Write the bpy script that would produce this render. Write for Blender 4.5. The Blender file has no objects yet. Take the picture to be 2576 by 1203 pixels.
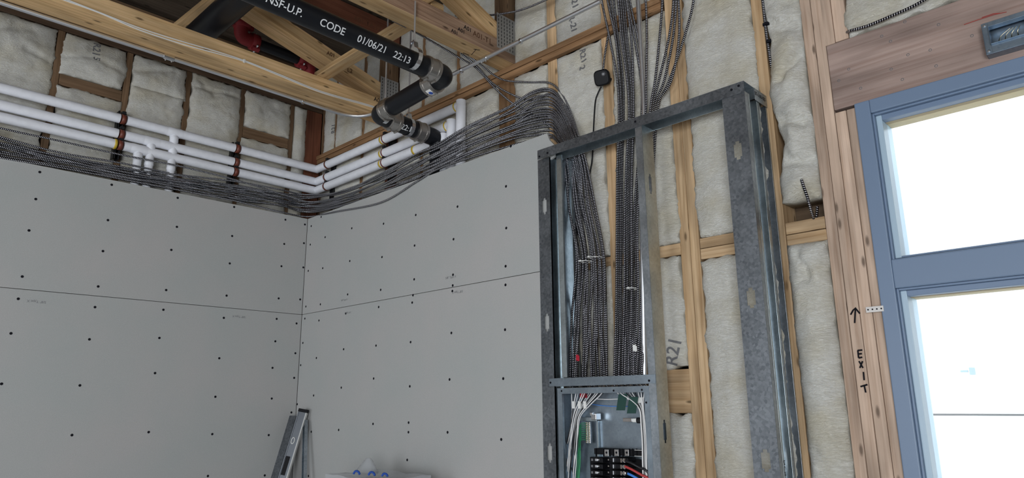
import bpy, math, random
import numpy as np
from mathutils import Vector, Matrix, noise
sc = bpy.context.scene
COL = sc.collection
# ---------------------------------------------------------------- camera
IW, IH, FPX = 2576, 1203, 1741.94
CAM = Vector((4.926, -2.747, 1.749))
YAW, PITCH, ROLL = math.radians(-43.8884), math.radians(13.3315), math.radians(-0.5720)
fw = Vector((math.sin(YAW)*math.cos(PITCH), math.cos(YAW)*math.cos(PITCH), math.sin(PITCH)))
r0 = Vector((math.cos(YAW), -math.sin(YAW), 0)); u0 = r0.cross(fw)
RT = math.cos(ROLL)*r0 + math.sin(ROLL)*u0
UP = -math.sin(ROLL)*r0 + math.cos(ROLL)*u0
cd = bpy.data.cameras.new('camera'); cd.sensor_width = 36; cd.lens = FPX/IW*36; cd.clip_start = .05
cam = bpy.data.objects.new('camera', cd); COL.objects.link(cam)
M = Matrix((RT, UP, -fw)).transposed().to_4x4(); M.translation = CAM
cam.matrix_world = M; sc.camera = cam
def P(u, v, ax, val):
    "the point where the sight line of a photo pixel meets a real plane of the room"
    d = fw + RT*((u-IW/2)/FPX) - UP*((v-IH/2)/FPX); k = 'xyz'.index(ax)
    return CAM + d*((val-CAM[k])/d[k])
# ---------------------------------------------------------------- sky, light, exposure
w = bpy.data.worlds.new('sky'); sc.world = w; w.use_nodes = True
bg = w.node_tree.nodes['Background']; bg.inputs[0].default_value = (.86, .93, 1.0, 1); bg.inputs[1].default_value = 2.6
vs = sc.view_settings; vs.view_transform = 'Standard'; vs.look = 'None'; vs.gamma = 1; vs.use_curve_mapping = False
vs.exposure = 0.0
def area(name, loc, target, sx, sy, power, color):
    l = bpy.data.lights.new(name, 'AREA'); l.shape = 'RECTANGLE'; l.size = sx; l.size_y = sy; l.energy = power; l.color = color
    o = bpy.data.objects.new(name, l); COL.objects.link(o); o.location = loc
    o.rotation_euler = (Vector(target)-Vector(loc)).to_track_quat('-Z', 'Y').to_euler(); return o
# ---- daylight lamps for windows assumed in the unseen sides behind the camera
area('daylight_side_fill', (6.85, -5.5, 1.8), (3, -.6, 1.9), 2.5, 2.4, 245, (.93, .97, 1.0))  # added lamp at an unseen opening, placed to balance the wall brightness
area('daylight_front_windows', (2.4, -8.9, 1.5), (3, 0, 2.0), 3.0, 2.4, 78, (.94, .97, 1.0))
# ---------------------------------------------------------------- helpers
rng = random.Random(7)
ORD = ['first', 'second', 'third', 'fourth', 'fifth', 'sixth', 'seventh', 'eighth', 'ninth', 'tenth', 'eleventh', 'twelfth',
       'thirteenth', 'fourteenth', 'fifteenth', 'sixteenth', 'seventeenth', 'eighteenth', 'nineteenth', 'twentieth']
class MB:
    def __init__(s): s.v = []; s.f = []; s.uv = []; s.mi = []; s.sm = []
    def add(s, vs, fs, uvs=None, mi=0, smooth=False):
        b = len(s.v); s.v += [tuple(x) for x in vs]
        for i, f in enumerate(fs):
            s.f.append([b+j for j in f]); s.mi.append(mi); s.sm.append(smooth)
            s.uv.append(uvs[i] if uvs else [(0, 0)]*len(f))
        return s
    def hexa(s, c, axis=0, mi=0):
        "eight corners c[i][j][k]; uv u runs along the chosen axis in metres"
        c = [[[Vector(c[i][j][k]) for k in (0, 1)] for j in (0, 1)] for i in (0, 1)]
        q = lambda i, j, k: i*4+j*2+k
        vs = [c[i][j][k] for i in (0, 1) for j in (0, 1) for k in (0, 1)]
        L = ((c[1][0][0]-c[0][0][0]).length, (c[0][1][0]-c[0][0][0]).length, (c[0][0][1]-c[0][0][0]).length)
        fs, us = [], []
        quads = [((0,0,0),(0,0,1),(0,1,1),(0,1,0)), ((1,0,0),(1,1,0),(1,1,1),(1,0,1)),
                 ((0,0,0),(1,0,0),(1,0,1),(0,0,1)), ((0,1,0),(0,1,1),(1,1,1),(1,1,0)),
                 ((0,0,0),(0,1,0),(1,1,0),(1,0,0)), ((0,0,1),(1,0,1),(1,1,1),(0,1,1))]
        n = 0
        for qd in quads:
            fs.append([q(*t) for t in qd])
            others = [a for a in (0, 1, 2) if a != axis and len({t[a] for t in qd}) > 1]
            uvf = []
            for t in qd:
                if len({tt[axis] for tt in qd}) > 1: u = t[axis]*L[axis]; vv = t[others[0]]*L[others[0]]+n*.37
                else: u = t[others[0]]*L[others[0]]*.25+n; vv = t[others[1]]*L[others[1]]+n*.37
                uvf.append((u, vv))
            us.append(uvf); n += 1
        return s.add(vs, fs, us, mi)
    def box(s, x0, x1, y0, y1, z0, z1, axis=None, mi=0):
        if axis is None: d = (x1-x0, y1-y0, z1-z0); axis = d.index(max(d))
        return s.hexa([[[(x, y, z) for z in (z0, z1)] for y in (y0, y1)] for x in (x0, x1)], axis, mi)
    def beam(s, p0, p1, wv, hv, mi=0):
        "bar from p0 to p1; wv, hv are full cross-section vectors, p0/p1 lie in the middle"
        p0, p1, wv, hv = map(Vector, (p0, p1, wv, hv))
        return s.hexa([[[p+wv*a+hv*b for b in (-.5, .5)] for a in (-.5, .5)] for p in (p0, p1)], 0, mi)
    def tube(s, pts, r, n=10, caps=True, mi=0, smooth=True):
        pts = [Vector(p) for p in pts]; rr = r if isinstance(r, (list, tuple)) else [r]*len(pts)
        T = []
        for i in range(len(pts)):
            a = pts[max(i-1, 0)]; b = pts[min(i+1, len(pts)-1)]; d = b-a
            T.append(d.normalized() if d.length > 1e-9 else (T[-1] if T else Vector((0, 0, 1))))
        N = T[0].orthogonal().normalized(); vs, L = [], [0]
        for i, p in enumerate(pts):
            if i: N = (N - T[i]*N.dot(T[i])).normalized(); L.append(L[-1]+(pts[i]-pts[i-1]).length)
            B = T[i].cross(N)
            for k in range(n):
                a = 2*math.pi*k/n; vs.append(p+(N*math.cos(a)+B*math.sin(a))*rr[i])
        fs, us = [], []
        for i in range(len(pts)-1):
            for k in range(n):
                k2 = (k+1) % n
                fs.append([i*n+k, i*n+k2, (i+1)*n+k2, (i+1)*n+k])
                us.append([(L[i], k/n), (L[i], (k+1)/n), (L[i+1], (k+1)/n), (L[i+1], k/n)])
        s.add(vs, fs, us, mi, smooth)
        if caps:
            s.add(vs[:n], [list(range(n-1, -1, -1))], None, mi); s.add(vs[-n:], [list(range(n))], None, mi)
        return s
    def lathe(s, c, ax, prof, n=14, mi=0, smooth=True):
        "profile of (distance along axis, radius)"
        c = Vector(c); ax = Vector(ax).normalized(); return s.tube_raw(c, ax, prof, n, mi, smooth)
    def tube_raw(s, c, ax, prof, n, mi, smooth):
        N = ax.orthogonal().normalized(); B = ax.cross(N); vs = []
        for d, r in prof:
            for k in range(n):
                a = 2*math.pi*k/n; vs.append(c+ax*d+(N*math.cos(a)+B*math.sin(a))*r)
        fs = [[i*n+k, i*n+(k+1) % n, (i+1)*n+(k+1) % n, (i+1)*n+k] for i in range(len(prof)-1) for k in range(n)]
        s.add(vs, fs, None, mi, smooth)
        s.add(vs[:n], [list(range(n-1, -1, -1))], None, mi); s.add(vs[-n:], [list(range(n))], None, mi); return s
WL = {}
def build(name, mb, mat, parent=None, bevel=0, base=None):
    if base is None:
        a = np.array(mb.v); lo, hi = a.min(0), a.max(0); base = Vector(((lo[0]+hi[0])/2, (lo[1]+hi[1])/2, lo[2]))
    me = bpy.data.meshes.new(name)
    me.from_pydata([(x[0]-base.x, x[1]-base.y, x[2]-base.z) for x in mb.v], [], mb.f)
    uvl = me.uv_layers.new(name='uv').data
    flat = [c for f in mb.uv for t in f for c in t]; uvl.foreach_set('uv', flat)
    me.polygons.foreach_set('material_index', mb.mi); me.polygons.foreach_set('use_smooth', mb.sm)
    for m in (mat if isinstance(mat, (list, tuple)) else [mat]): me.materials.append(m)
    me.update()
    o = bpy.data.objects.new(name, me); COL.objects.link(o); WL[o] = Vector(base)
    if parent: o.parent = parent; o.location = Vector(base)-WL[parent]
    else: o.location = base
    if bevel:
        b = o.modifiers.new('edge', 'BEVEL'); b.width = bevel; b.segments = 2; b.limit_method = 'ANGLE'
    return o
def share(name, me, loc, parent):
    o = bpy.data.objects.new(name, me); COL.objects.link(o); o.parent = parent; o.location = Vector(loc)-WL[parent]; WL[o] = Vector(loc); return o
def tag(o, label, cat, group=None, kind=None):
    o['label'] = label; o['category'] = cat
    if group: o['group'] = group
    if kind: o['kind'] = kind
    return o
def thing(name, label, cat, loc, group=None):
    o = bpy.data.objects.new(name, None); o.empty_display_size = .05; COL.objects.link(o); o.location = loc; WL[o] = Vector(loc)
    return tag(o, label, cat, group)
def struct(name, mb, mat, label=None):
    o = build(name, mb, mat); o['kind'] = 'structure'
    if label: o['label'] = label
    return o
def text(name, s, size, loc, xdir, ydir, mat, parent, bold=0, fn=None, lift=.001):
    "lettering as a mesh: xdir runs along the line, ydir is up for the letters"
    cu = bpy.data.curves.new(name, 'FONT'); cu.body = s; cu.size = size; cu.align_x = 'CENTER'; cu.align_y = 'CENTER'; cu.offset = bold; cu.resolution_u = 3
    t = bpy.data.objects.new(name, cu); COL.objects.link(t)
    me = bpy.data.meshes.new_from_object(t.evaluated_get(bpy.context.evaluated_depsgraph_get()))
    bpy.data.objects.remove(t); bpy.data.curves.remove(cu)
    if fn:
        import bmesh
        bm = bmesh.new(); bm.from_mesh(me); bmesh.ops.triangulate(bm, faces=bm.faces[:]); bmesh.ops.subdivide_edges(bm, edges=[e for e in bm.edges if e.calc_length() > size*.12], cuts=3, use_grid_fill=True); bm.to_mesh(me); bm.free()
    xd = Vector(xdir).normalized(); yd = Vector(ydir); yd = (yd-xd*yd.dot(xd)).normalized(); nd = xd.cross(yd); loc = Vector(loc)
    for v in me.vertices:
        wpt = fn(v.co.x, v.co.y) if fn else loc+xd*v.co.x+yd*v.co.y+nd*lift
        v.co = wpt-loc
    me.materials.clear(); me.materials.append(mat); me.name = name
    o = bpy.data.objects.new(name, me); COL.objects.link(o); o.parent = parent; o.location = loc-WL[parent]; WL[o] = loc; return o
def catmull(pts, step=.02):
    pts = [Vector(p) for p in pts]; q = [pts[0]*2-pts[1]]+pts+[pts[-1]*2-pts[-2]]; out = []
    for i in range(1, len(q)-2):
        a, b, c, d = q[i-1:i+3]; n = max(2, int((c-b).length/step))
        for k in range(n):
            t = k/n
            out.append(.5*((2*b)+(c-a)*t+(2*a-5*b+4*c-d)*t*t+(3*b-a-3*c+d)*t**3))
    return out+[pts[-1]]
def fillet(pts, rad, n=6):
    pts = [Vector(p) for p in pts]; out = [pts[0]]
    for i in range(1, len(pts)-1):
        a = (pts[i-1]-pts[i]); b = (pts[i+1]-pts[i]); r = min(rad, a.length*.49, b.length*.49)
        p0 = pts[i]+a.normalized()*r; p2 = pts[i]+b.normalized()*r
        for k in range(n+1):
            t = k/n; out.append(p0*(1-t)**2+pts[i]*2*t*(1-t)+p2*t*t)
    return out+[pts[-1]]
# ---------------------------------------------------------------- materials
def mat(name, color=(.5, .5, .5), rough=.6, metal=0, spec=.5, alpha=None):
    m = bpy.data.materials.new(name); m.use_nodes = True; b = m.node_tree.nodes['Principled BSDF']
    b.inputs['Base Color'].default_value = (*color, 1); b.inputs['Roughness'].default_value = rough
    b.inputs['Metallic'].default_value = metal; b.inputs['Specular IOR Level'].default_value = spec
    return m
class NT:
    def __init__(s, m): s.m = m; s.t = m.node_tree; s.n = s.t.nodes; s.b = s.n['Principled BSDF']
    def new(s, ty, **kw):
        n = s.n.new(ty)
        for k, v in kw.items():
            if k[0] == '_': n.inputs[k[1:].replace('_', ' ')].default_value = v
            else: setattr(n, k, v)
        return n
    def link(s, a, b): s.t.links.new(a, b)
    def ramp(s, stops):
        r = s.n.new('ShaderNodeValToRGB'); e = r.color_ramp.elements
        e[0].position, e[0].color = stops[0][0], (*stops[0][1], 1); e[1].position, e[1].color = stops[-1][0], (*stops[-1][1], 1)
        for p, c in stops[1:-1]: k = e.new(p); k.color = (*c, 1)
        return r
    def mix(s, fac, a, b, mode='MIX'):
        n = s.n.new('ShaderNodeMix'); n.data_type = 'RGBA'; n.blend_type = mode
        for sock, val in ((n.inputs[0], fac), (n.inputs[6], a), (n.inputs[7], b)):
            if hasattr(val, 'is_linked'): s.link(val, sock)
            elif isinstance(val, (tuple, list)): sock.default_value = (*val, 1)
            else: sock.default_value = val
        return n.outputs[2]
    def bump(s, h, strength, dist):
        n = s.new('ShaderNodeBump'); n.inputs['Strength'].default_value = strength; n.inputs['Distance'].default_value = dist
        s.link(h, n.inputs['Height']); s.link(n.outputs[0], s.b.inputs['Normal'])
def wood(name, lo, hi, dark, rough=.7, knots=True):
    m = mat(name, hi, rough, spec=.25); t = NT(m)
    uv = t.new('ShaderNodeTexCoord'); oi = t.new('ShaderNodeObjectInfo')
    off = t.new('ShaderNodeVectorMath', operation='MULTIPLY'); t.link(oi.outputs['Random'], off.inputs[0]); off.inputs[1].default_value = (37, 11, 5)
    ad = t.new('ShaderNodeVectorMath', operation='ADD'); t.link(uv.outputs['UV'], ad.inputs[0]); t.link(off.outputs[0], ad.inputs[1])
    mp = t.new('ShaderNodeMapping'); mp.inputs['Scale'].default_value = (1.6, 55, 1); t.link(ad.outputs[0], mp.inputs[0])
    n1 = t.new('ShaderNodeTexNoise', _Scale=1.0, _Detail=6, _Roughness=.6, _Distortion=.6); t.link(mp.outputs[0], n1.inputs['Vector'])
    mp2 = t.new('ShaderNodeMapping'); mp2.inputs['Scale'].default_value = (2.2, 9, 1); t.link(ad.outputs[0], mp2.inputs[0])
    n2 = t.new('ShaderNodeTexNoise', _Scale=1.0, _Detail=3); t.link(mp2.outputs[0], n2.inputs['Vector'])
    r = t.ramp([(.28, dark), (.48, lo), (.7, hi)]); t.link(n1.outputs[0], r.inputs[0])
    r2 = t.ramp([(.3, (.62, .6, .58)), (.65, (1.12, 1.08, 1.04))]); t.link(n2.outputs[0], r2.inputs[0])
    c = t.mix(1.0, r.outputs[0], r2.outputs[0], 'MULTIPLY')
    tone = t.new('ShaderNodeMapRange', _To_Min=.82, _To_Max=1.12); t.link(oi.outputs['Random'], tone.inputs[0])
    c = t.mix(1.0, c, tone.outputs[0], 'MULTIPLY')
    if knots:
        mp3 = t.new('ShaderNodeMapping'); mp3.inputs['Scale'].default_value = (2.6, 8, 1); t.link(ad.outputs[0], mp3.inputs[0])
        vo = t.new('ShaderNodeTexVoronoi', _Scale=1.0, _Randomness=1.0); vo.voronoi_dimensions = '2D'; t.link(mp3.outputs[0], vo.inputs['Vector'])
        kr = t.ramp([(.03, (.9, .9, .9)), (.075, (0, 0, 0))]); t.link(vo.outputs['Distance'], kr.inputs[0])
        c = t.mix(kr.outputs[0], c, tuple(x*.35 for x in dark))
    t.link(c, t.b.inputs['Base Color']); t.bump(n1.outputs[0], .35, .002)
    return m
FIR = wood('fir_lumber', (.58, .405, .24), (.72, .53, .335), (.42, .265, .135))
FIR_ROOF = wood('yellow_fir_lumber', (.60, .41, .215), (.73, .53, .31), (.42, .255, .11))
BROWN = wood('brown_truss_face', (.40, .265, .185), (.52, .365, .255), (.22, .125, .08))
FIR_HAZE = wood('hazed_fir_lumber', (.59, .45, .36), (.71, .555, .45), (.46, .32, .235))  # fir with the flare haze near the window mixed into its colour
LVL = wood('reddish_beam_wood', (.42, .32, .29), (.49, .38, .345), (.33, .23, .20), knots=False)
FIR_SHADE = wood('brown_shaded_lumber', (.19, .12, .07), (.26, .17, .105), (.12, .07, .04))  # darker copy of the lumber; weak light on the side wall is in its colour
WARM = wood('warm_brown_lumber', (.34, .20, .105), (.45, .275, .15), (.21, .115, .055))
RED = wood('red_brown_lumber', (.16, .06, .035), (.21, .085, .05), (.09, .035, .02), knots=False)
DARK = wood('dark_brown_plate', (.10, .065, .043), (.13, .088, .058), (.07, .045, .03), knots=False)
DECK = wood('shaded_plywood', (.10, .078, .06), (.14, .11, .085), (.065, .05, .037))  # plywood colour lowered to carry the shade of the roof space
SHEATH = wood('wall_sheathing', (.16, .11, .07), (.2, .14, .09), (.1, .07, .045), knots=False)
def fluff():
    m = mat('white_glass_wool', (.8, .77, .7), 1.0, spec=.05); t = NT(m)
    tc = t.new('ShaderNodeTexCoord')
    n0 = t.new('ShaderNodeTexNoise', _Scale=9, _Detail=3, _Distortion=1.2); t.link(tc.outputs['UV'], n0.inputs['Vector'])
    mp = t.new('ShaderNodeMapping'); mp.inputs['Scale'].default_value = (1, 2.6, 1); t.link(tc.outputs['UV'], mp.inputs[0])
    n1 = t.new('ShaderNodeTexNoise', _Scale=38, _Detail=8, _Roughness=.68, _Distortion=2.2); t.link(mp.outputs[0], n1.inputs['Vector'])
    n2 = t.new('ShaderNodeTexNoise', _Scale=4, _Detail=2); t.link(tc.outputs['UV'], n2.inputs['Vector'])
    r = t.ramp([(.3, (.70, .665, .575)), (.55, (.83, .815, .765)), (.75, (.88, .88, .85))]); t.link(n1.outputs[0], r.inputs[0])
    r2 = t.ramp([(.3, (.86, .81, .70)), (.55, (1, 1, 1))]); t.link(n2.outputs[0], r2.inputs[0])
    t.link(t.mix(1.0, r.outputs[0], r2.outputs[0], 'MULTIPLY'), t.b.inputs['Base Color'])
    ma = t.new('ShaderNodeMath', operation='ADD'); t.link(n0.outputs[0], ma.inputs[0]); t.link(n1.outputs[0], ma.inputs[1])
    t.bump(ma.outputs[0], .75, .016)
    return m
WOOL = fluff()
def gyp():
    m = mat('grey_gypsum_board', (.43, .435, .435), .85, spec=.2); t = NT(m); tc = t.new('ShaderNodeTexCoord')
    n = t.new('ShaderNodeTexNoise', _Scale=2.2, _Detail=4); t.link(tc.outputs['Object'], n.inputs['Vector'])
    n2 = t.new('ShaderNodeTexNoise', _Scale=260, _Detail=2); t.link(tc.outputs['Object'], n2.inputs['Vector'])
    r = t.ramp([(.3, (.42, .435, .43)), (.7, (.455, .445, .44))]); t.link(n.outputs[0], r.inputs[0])
    r2 = t.ramp([(.3, (.93, .93, .93)), (.7, (1.04, 1.04, 1.04))]); t.link(n2.outputs[0], r2.inputs[0])
    t.link(t.mix(1.0, r.outputs[0], r2.outputs[0], 'MULTIPLY'), t.b.inputs['Base Color']); t.bump(n2.outputs[0], .08, .001)
    return m
GYP = gyp()
def galv(name, a, b, rough=.38):
    m = mat(name, a, rough, 1.0); t = NT(m); tc = t.new('ShaderNodeTexCoord')
    n = t.new('ShaderNodeTexVoronoi', _Scale=95); t.link(tc.outputs['Object'], n.inputs['Vector'])
    n2 = t.new('ShaderNodeTexNoise', _Scale=5, _Detail=5); t.link(tc.outputs['Object'], n2.inputs['Vector'])
    r = t.ramp([(.0, a), (1, b)]); t.link(n.outputs['Color'], r.inputs[0])
    r2 = t.ramp([(.35, (.78, .78, .78)), (.65, (1.1, 1.1, 1.1))]); t.link(n2.outputs[0], r2.inputs[0])
    t.link(t.mix(1.0, r.outputs[0], r2.outputs[0], 'MULTIPLY'), t.b.inputs['Base Color'])
    rr = t.new('ShaderNodeMapRange', _To_Min=rough-.08, _To_Max=rough+.14); t.link(n2.outputs[0], rr.inputs[0]); t.link(rr.outputs[0], t.b.inputs['Roughness'])
    return m
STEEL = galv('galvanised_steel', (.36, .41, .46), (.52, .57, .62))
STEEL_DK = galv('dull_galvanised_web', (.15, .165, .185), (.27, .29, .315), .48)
STEEL_LT = galv('bright_lit_galvanised_steel', (.52, .60, .64), (.66, .74, .78), .32)  # paler steel; on the frame flanges its tone carries the window light
def armour():
    m = mat('ribbed_armour', (.6, .6, .63), .34, 1.0); t = NT(m); tc = t.new('ShaderNodeTexCoord')
    sp = t.new('ShaderNodeSeparateXYZ'); t.link(tc.outputs['UV'], sp.inputs[0])
    mu = t.new('ShaderNodeMath', operation='MULTIPLY'); t.link(sp.outputs[0], mu.inputs[0]); mu.inputs[1].default_value = 2*math.pi/.0092
    m2 = t.new('ShaderNodeMath', operation='MULTIPLY_ADD'); t.link(sp.outputs[1], m2.inputs[0]); m2.inputs[1].default_value = 2*math.pi; t.link(mu.outputs[0], m2.inputs[2])
    si = t.new('ShaderNodeMath', operation='SINE'); t.link(m2.outputs[0], si.inputs[0])
    h = t.new('ShaderNodeMapRange', _From_Min=-1.0, _From_Max=1.0); t.link(si.outputs[0], h.inputs[0])
    r = t.ramp([(.28, (.016, .016, .022)), (.6, (.22, .22, .25)), (.88, (.72, .72, .76))]); t.link(h.outputs[0], r.inputs[0])  # groove shade and ridge shine are put into the armour colour
    t.link(r.outputs[0], t.b.inputs['Base Color']); t.bump(h.outputs[0], .8, .0025)
    return m
ARMOUR = armour()
IRON = mat('black_cast_iron', (.008, .009, .012), .36, spec=.32)
def paper(name, c):
    m = mat(name, c, .55, spec=.3); t = NT(m); tc = t.new('ShaderNodeTexCoord')
    n = t.new('ShaderNodeTexNoise', _Scale=18, _Detail=4); t.link(tc.outputs['Object'], n.inputs['Vector'])
    r = t.ramp([(.3, tuple(x*.9 for x in c)), (.7, c)]); t.link(n.outputs[0], r.inputs[0]); t.link(r.outputs[0], t.b.inputs['Base Color'])
    t.bump(n.outputs[0], .35, .006); return m
JACKET = paper('white_pipe_jacket', (.86, .87, .93))
YELLOW = mat('yellow_tape', (.62, .43, .04), .5)
RUST = mat('brown_pipe_clamp', (.17, .045, .028), .45)
BLACK = mat('black_plastic', (.007, .007, .009), .5, spec=.22)
STRUT = mat('black_painted_strut', (.02, .021, .023), .5, .3)
EMT = mat('zinc_conduit', (.78, .80, .84), .42, 1.0)
EMT2 = mat('bright_zinc_fitting', (.75, .77, .8), .25, 1.0)
REDP = paper('red_painted_iron', (.26, .025, .03))
CHROME = mat('bright_metal', (.85, .86, .88), .18, 1.0)
BAND = mat('stainless_band', (.45, .43, .41), .35, 1.0)
WHITE = mat('white_plastic', (.82, .82, .8), .45)
WIREW = mat('white_wire', (.85, .84, .84), .4)
WIREG = mat('green_wire', (.02, .22, .09), .4)
WIREK = mat('black_wire', (.015, .015, .018), .35)
WIRER = mat('red_wire', (.5, .06, .06), .4)
WIREB = mat('blue_wire', (.06, .25, .75), .4)
INK = mat('black_ink', (.012, .012, .016), .8, spec=.08)
INKB = mat('brown_ink', (.11, .045, .02), .8)
INKG = mat('grey_ink', (.16, .16, .17), .8)
INKW = mat('white_ink', (.75, .76, .78), .6)
REDT = mat('red_tape', (.42, .01, .03), .4)
GREENT = mat('dark_green_tape', (.015, .06, .05), .4)
FRAME = mat('flare_tinted_aluminium', (.17, .24, .36), .42, .0, .6)  # grey aluminium with the blue flare veil put into its colour
FRAME_SKYLIT = mat('skylit_bead', (.42, .55, .66), .35, 0, .6)  # lighter frame tone that paints sky light onto the jamb reveals
TAN = mat('tan_head_strip', (.50, .40, .24), .7)
PANELG = galv('grey_panel_steel', (.30, .36, .42), (.36, .42, .48), .45)
COPPER = mat('brass_terminal', (.72, .66, .5), .3, 1.0)
CONC = mat('concrete_floor', (.52, .51, .49), .8)
PAVE = mat('pale_paving', (.75, .74, .72), .9)
EXTW = mat('white_stucco', (.86, .86, .86), .9)
SEAM = mat('dark_seam', (.05, .05, .05), .9)
BLUEINK = mat('blue_print', (.02, .08, .4), .5)
PLATE = mat('nailed_metal_plate', (.42, .42, .43), .45, .9)
def film():
    m = mat('clear_plastic_film', (.55, .57, .6), .25); t = NT(m)
    tr = t.new('ShaderNodeBsdfTransparent'); mx = t.new('ShaderNodeMixShader'); mx.inputs[0].default_value = .42
    t.link(tr.outputs[0], mx.inputs[1]); t.link(t.b.outputs[0], mx.inputs[2]); t.link(mx.outputs[0], t.n['Material Output'].inputs[0]); return m
FILM = film()
def glass():
    m = mat('window_glass', (1, 1, 1), .02); t = NT(m)
    tr = t.new('ShaderNodeBsdfTransparent'); tr.inputs[0].default_value = (.96, .98, .98, 1)
    gl = t.new('ShaderNodeBsdfGlossy'); gl.inputs['Roughness'].default_value = .02
    fr = t.new('ShaderNodeFresnel'); fr.inputs[0].default_value = 1.45; mx = t.new('ShaderNodeMixShader')
    t.link(fr.outputs[0], mx.inputs[0]); t.link(tr.outputs[0], mx.inputs[1]); t.link(gl.outputs[0], mx.inputs[2]); t.link(mx.outputs[0], t.n['Material Output'].inputs[0]); return m
GLASS = glass()
# ================================================================ the setting
DW, DL = .19, -.19              # faces of the wood studs: back wall plane y, side wall plane x
fl = MB(); fl.box(-.6, 7.0, -9.1, .6, -.1, 0); struct('floor', fl, CONC)
dk = MB()
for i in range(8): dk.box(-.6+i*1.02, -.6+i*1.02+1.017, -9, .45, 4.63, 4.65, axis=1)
struct('ceiling', dk, DECK)
wb = MB(); WX0, WX1, WZ1 = 4.10, 5.62, 2.945
wb.box(-.6, WX0, .335, .36, 0, 4.63, axis=0); wb.box(WX0, WX1, .335, .36, WZ1, 4.63, axis=0); wb.box(WX1, 7.0, .335, .36, 0, 4.63, axis=0)
struct('wall_back', wb, SHEATH)
wl = MB(); wl.box(-.36, -.335, -9, .335, 0, 4.63, axis=1); struct('wall_left', wl, SHEATH)
wr = MB(); wr.box(6.9, 7.0, -9, .335, 3.1, 4.63, axis=1); wr.box(6.9, 7.0, -9, .335, 0, .5, axis=1); wr.box(6.9, 7.0, -9, -7.1, .5, 3.1); wr.box(6.9, 7.0, -4.6, .335, .5, 3.1, axis=1); struct('wall_right', wr, GYP)
wf = MB(); wf.box(-.36, 7.0, -9.1, -9, 3.0, 4.63, axis=0); wf.box(-.36, .8, -9.1, -9, 0, 3.0, axis=2); wf.box(4.1, 7.0, -9.1, -9, 0, 3.0, axis=2); struct('wall_front', wf, GYP)
og = MB(); og.box(-4, 22, .37, 16, -.25, -.12); og2 = struct('ground_outside', og, PAVE)
ow = MB(); ow.box(-1, 20, 9, 9.3, -.12, 1.51, axis=0); ow.box(-1, 20, 9, 9.3, 1.54, 5.2, axis=0); ow.box(-1, 20, 9.03, 9.3, 1.51, 1.54, axis=0, mi=1)
struct('wall_outside', ow, [EXTW, SEAM])
# ---- window
FY = .168
wd = bpy.data.objects.new('window_1', None); COL.objects.link(wd); wd.location = (WX0, FY, 0); WL[wd] = Vector((WX0, FY, 0)); wd['kind'] = 'structure'
fr = MB(); XI, XO = 4.158, 4.100; ZT = 2.945; Z1, Z2 = 2.887, 2.276; Z3 = 2.163
fr.box(XO, XI, FY, .34, -.02, ZT, axis=2); fr.box(XI, WX1-.058, FY, .34, Z1, ZT, axis=0); fr.box(WX1-.058, WX1, FY, .34, -.02, ZT, axis=2)
fr.box(XI, WX1-.058, FY, .34, Z3, Z2, axis=0); fr.box(XI, WX1-.058, FY, .34, -.02, .14, axis=0)
build('window_frame', fr, FRAME, wd, .004)
for (za, zb) in ((Z2, Z1), (.14, Z3)):
    a, b = XI, WX1-.058
    for (p, q, yy, yz) in ((0, .008, FY+.016, .33), (.008, .030, FY+.034, .33)):
        gb = MB()
        gb.box(a+p, a+q, yy, yz, za+p, zb-p, axis=2); gb.box(b-q, b-p, yy, yz, za+p, zb-p, axis=2)
        gb.box(a+q, b-q, yy, yz, zb-q, zb-p, axis=0)
        gb.box(a+q, b-q, yy, yz, za+p, za+q*.5, axis=0)
        gb.mi[:12] = [1]*12  # jamb pieces use the second, sky-lit slot
        build('glazing_bead', gb, [FRAME, FRAME if p == 0 else FRAME_SKYLIT], wd, .002)
    hl = MB(); hl.box(a+.031, b-.031, FY+.075, .328, zb-.0315, zb-.0302, axis=0); build('head_strip', hl, TAN, wd)  # thin tan strip under the top of each light
    gp = MB(); gp.box(a+.026, b-.026, .262, .268, za+.012, zb-.026); build('glass_pane', gp, GLASS, wd)
tb = MB(); c0 = P(2178, 780, 'y', FY-.003); tb.box(c0.x, c0.x+.064, FY-.002, FY-.0005, c0.z-.011, c0.z+.011); tbo = build('frame_tab', tb, BAND, wd)
for k in range(4):
    hb = MB(); hb.lathe((c0.x+.008+k*.016, FY-.0012, c0.z), (0, -1, 0), [(0, .0032), (.0014, .0032)], 8); build('tab_hole', hb, INK, tbo)
# ================================================================ gypsum boards
SCREW = bpy.data.meshes.new('screw')
def screw_mesh(nrm):
    mb = MB(); mb.lathe((0, 0, 0), nrm, [(-.002, .0085), (.0009, .0082), (.0004, .0055), (.0003, .001)], 10)
    me = bpy.data.meshes.new('screw'); me.from_pydata(mb.v, [], mb.f); me.materials.append(INK); me.update(); return me
SMX, SMY = screw_mesh((1, 0, 0)), screw_mesh((0, -1, 0))
def board(x0, x1, y0, y1, z0, z1, label, extra=None):
    mb = MB()
    if extra: mb.add(*extra)
    else: mb.box(x0, x1, y0, y1, z0, z1)
    return tag(build('gypsum_board', mb, GYP, None, .0015), label, 'drywall')
bLU = board(-.014, 0, -3.66, -.0015, 2.4385, 3.211, 'upper grey drywall board on the side wall under the white pipes')
bLL = board(-.014, 0, -3.66, -.0015, 1.219, 2.4355, 'lower grey drywall board on the side wall, below the long horizontal joint')
bL0 = board(-.014, 0, -3.66, -.0015, .012, 1.216, 'lowest grey drywall board on the side wall, near the floor')
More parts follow.
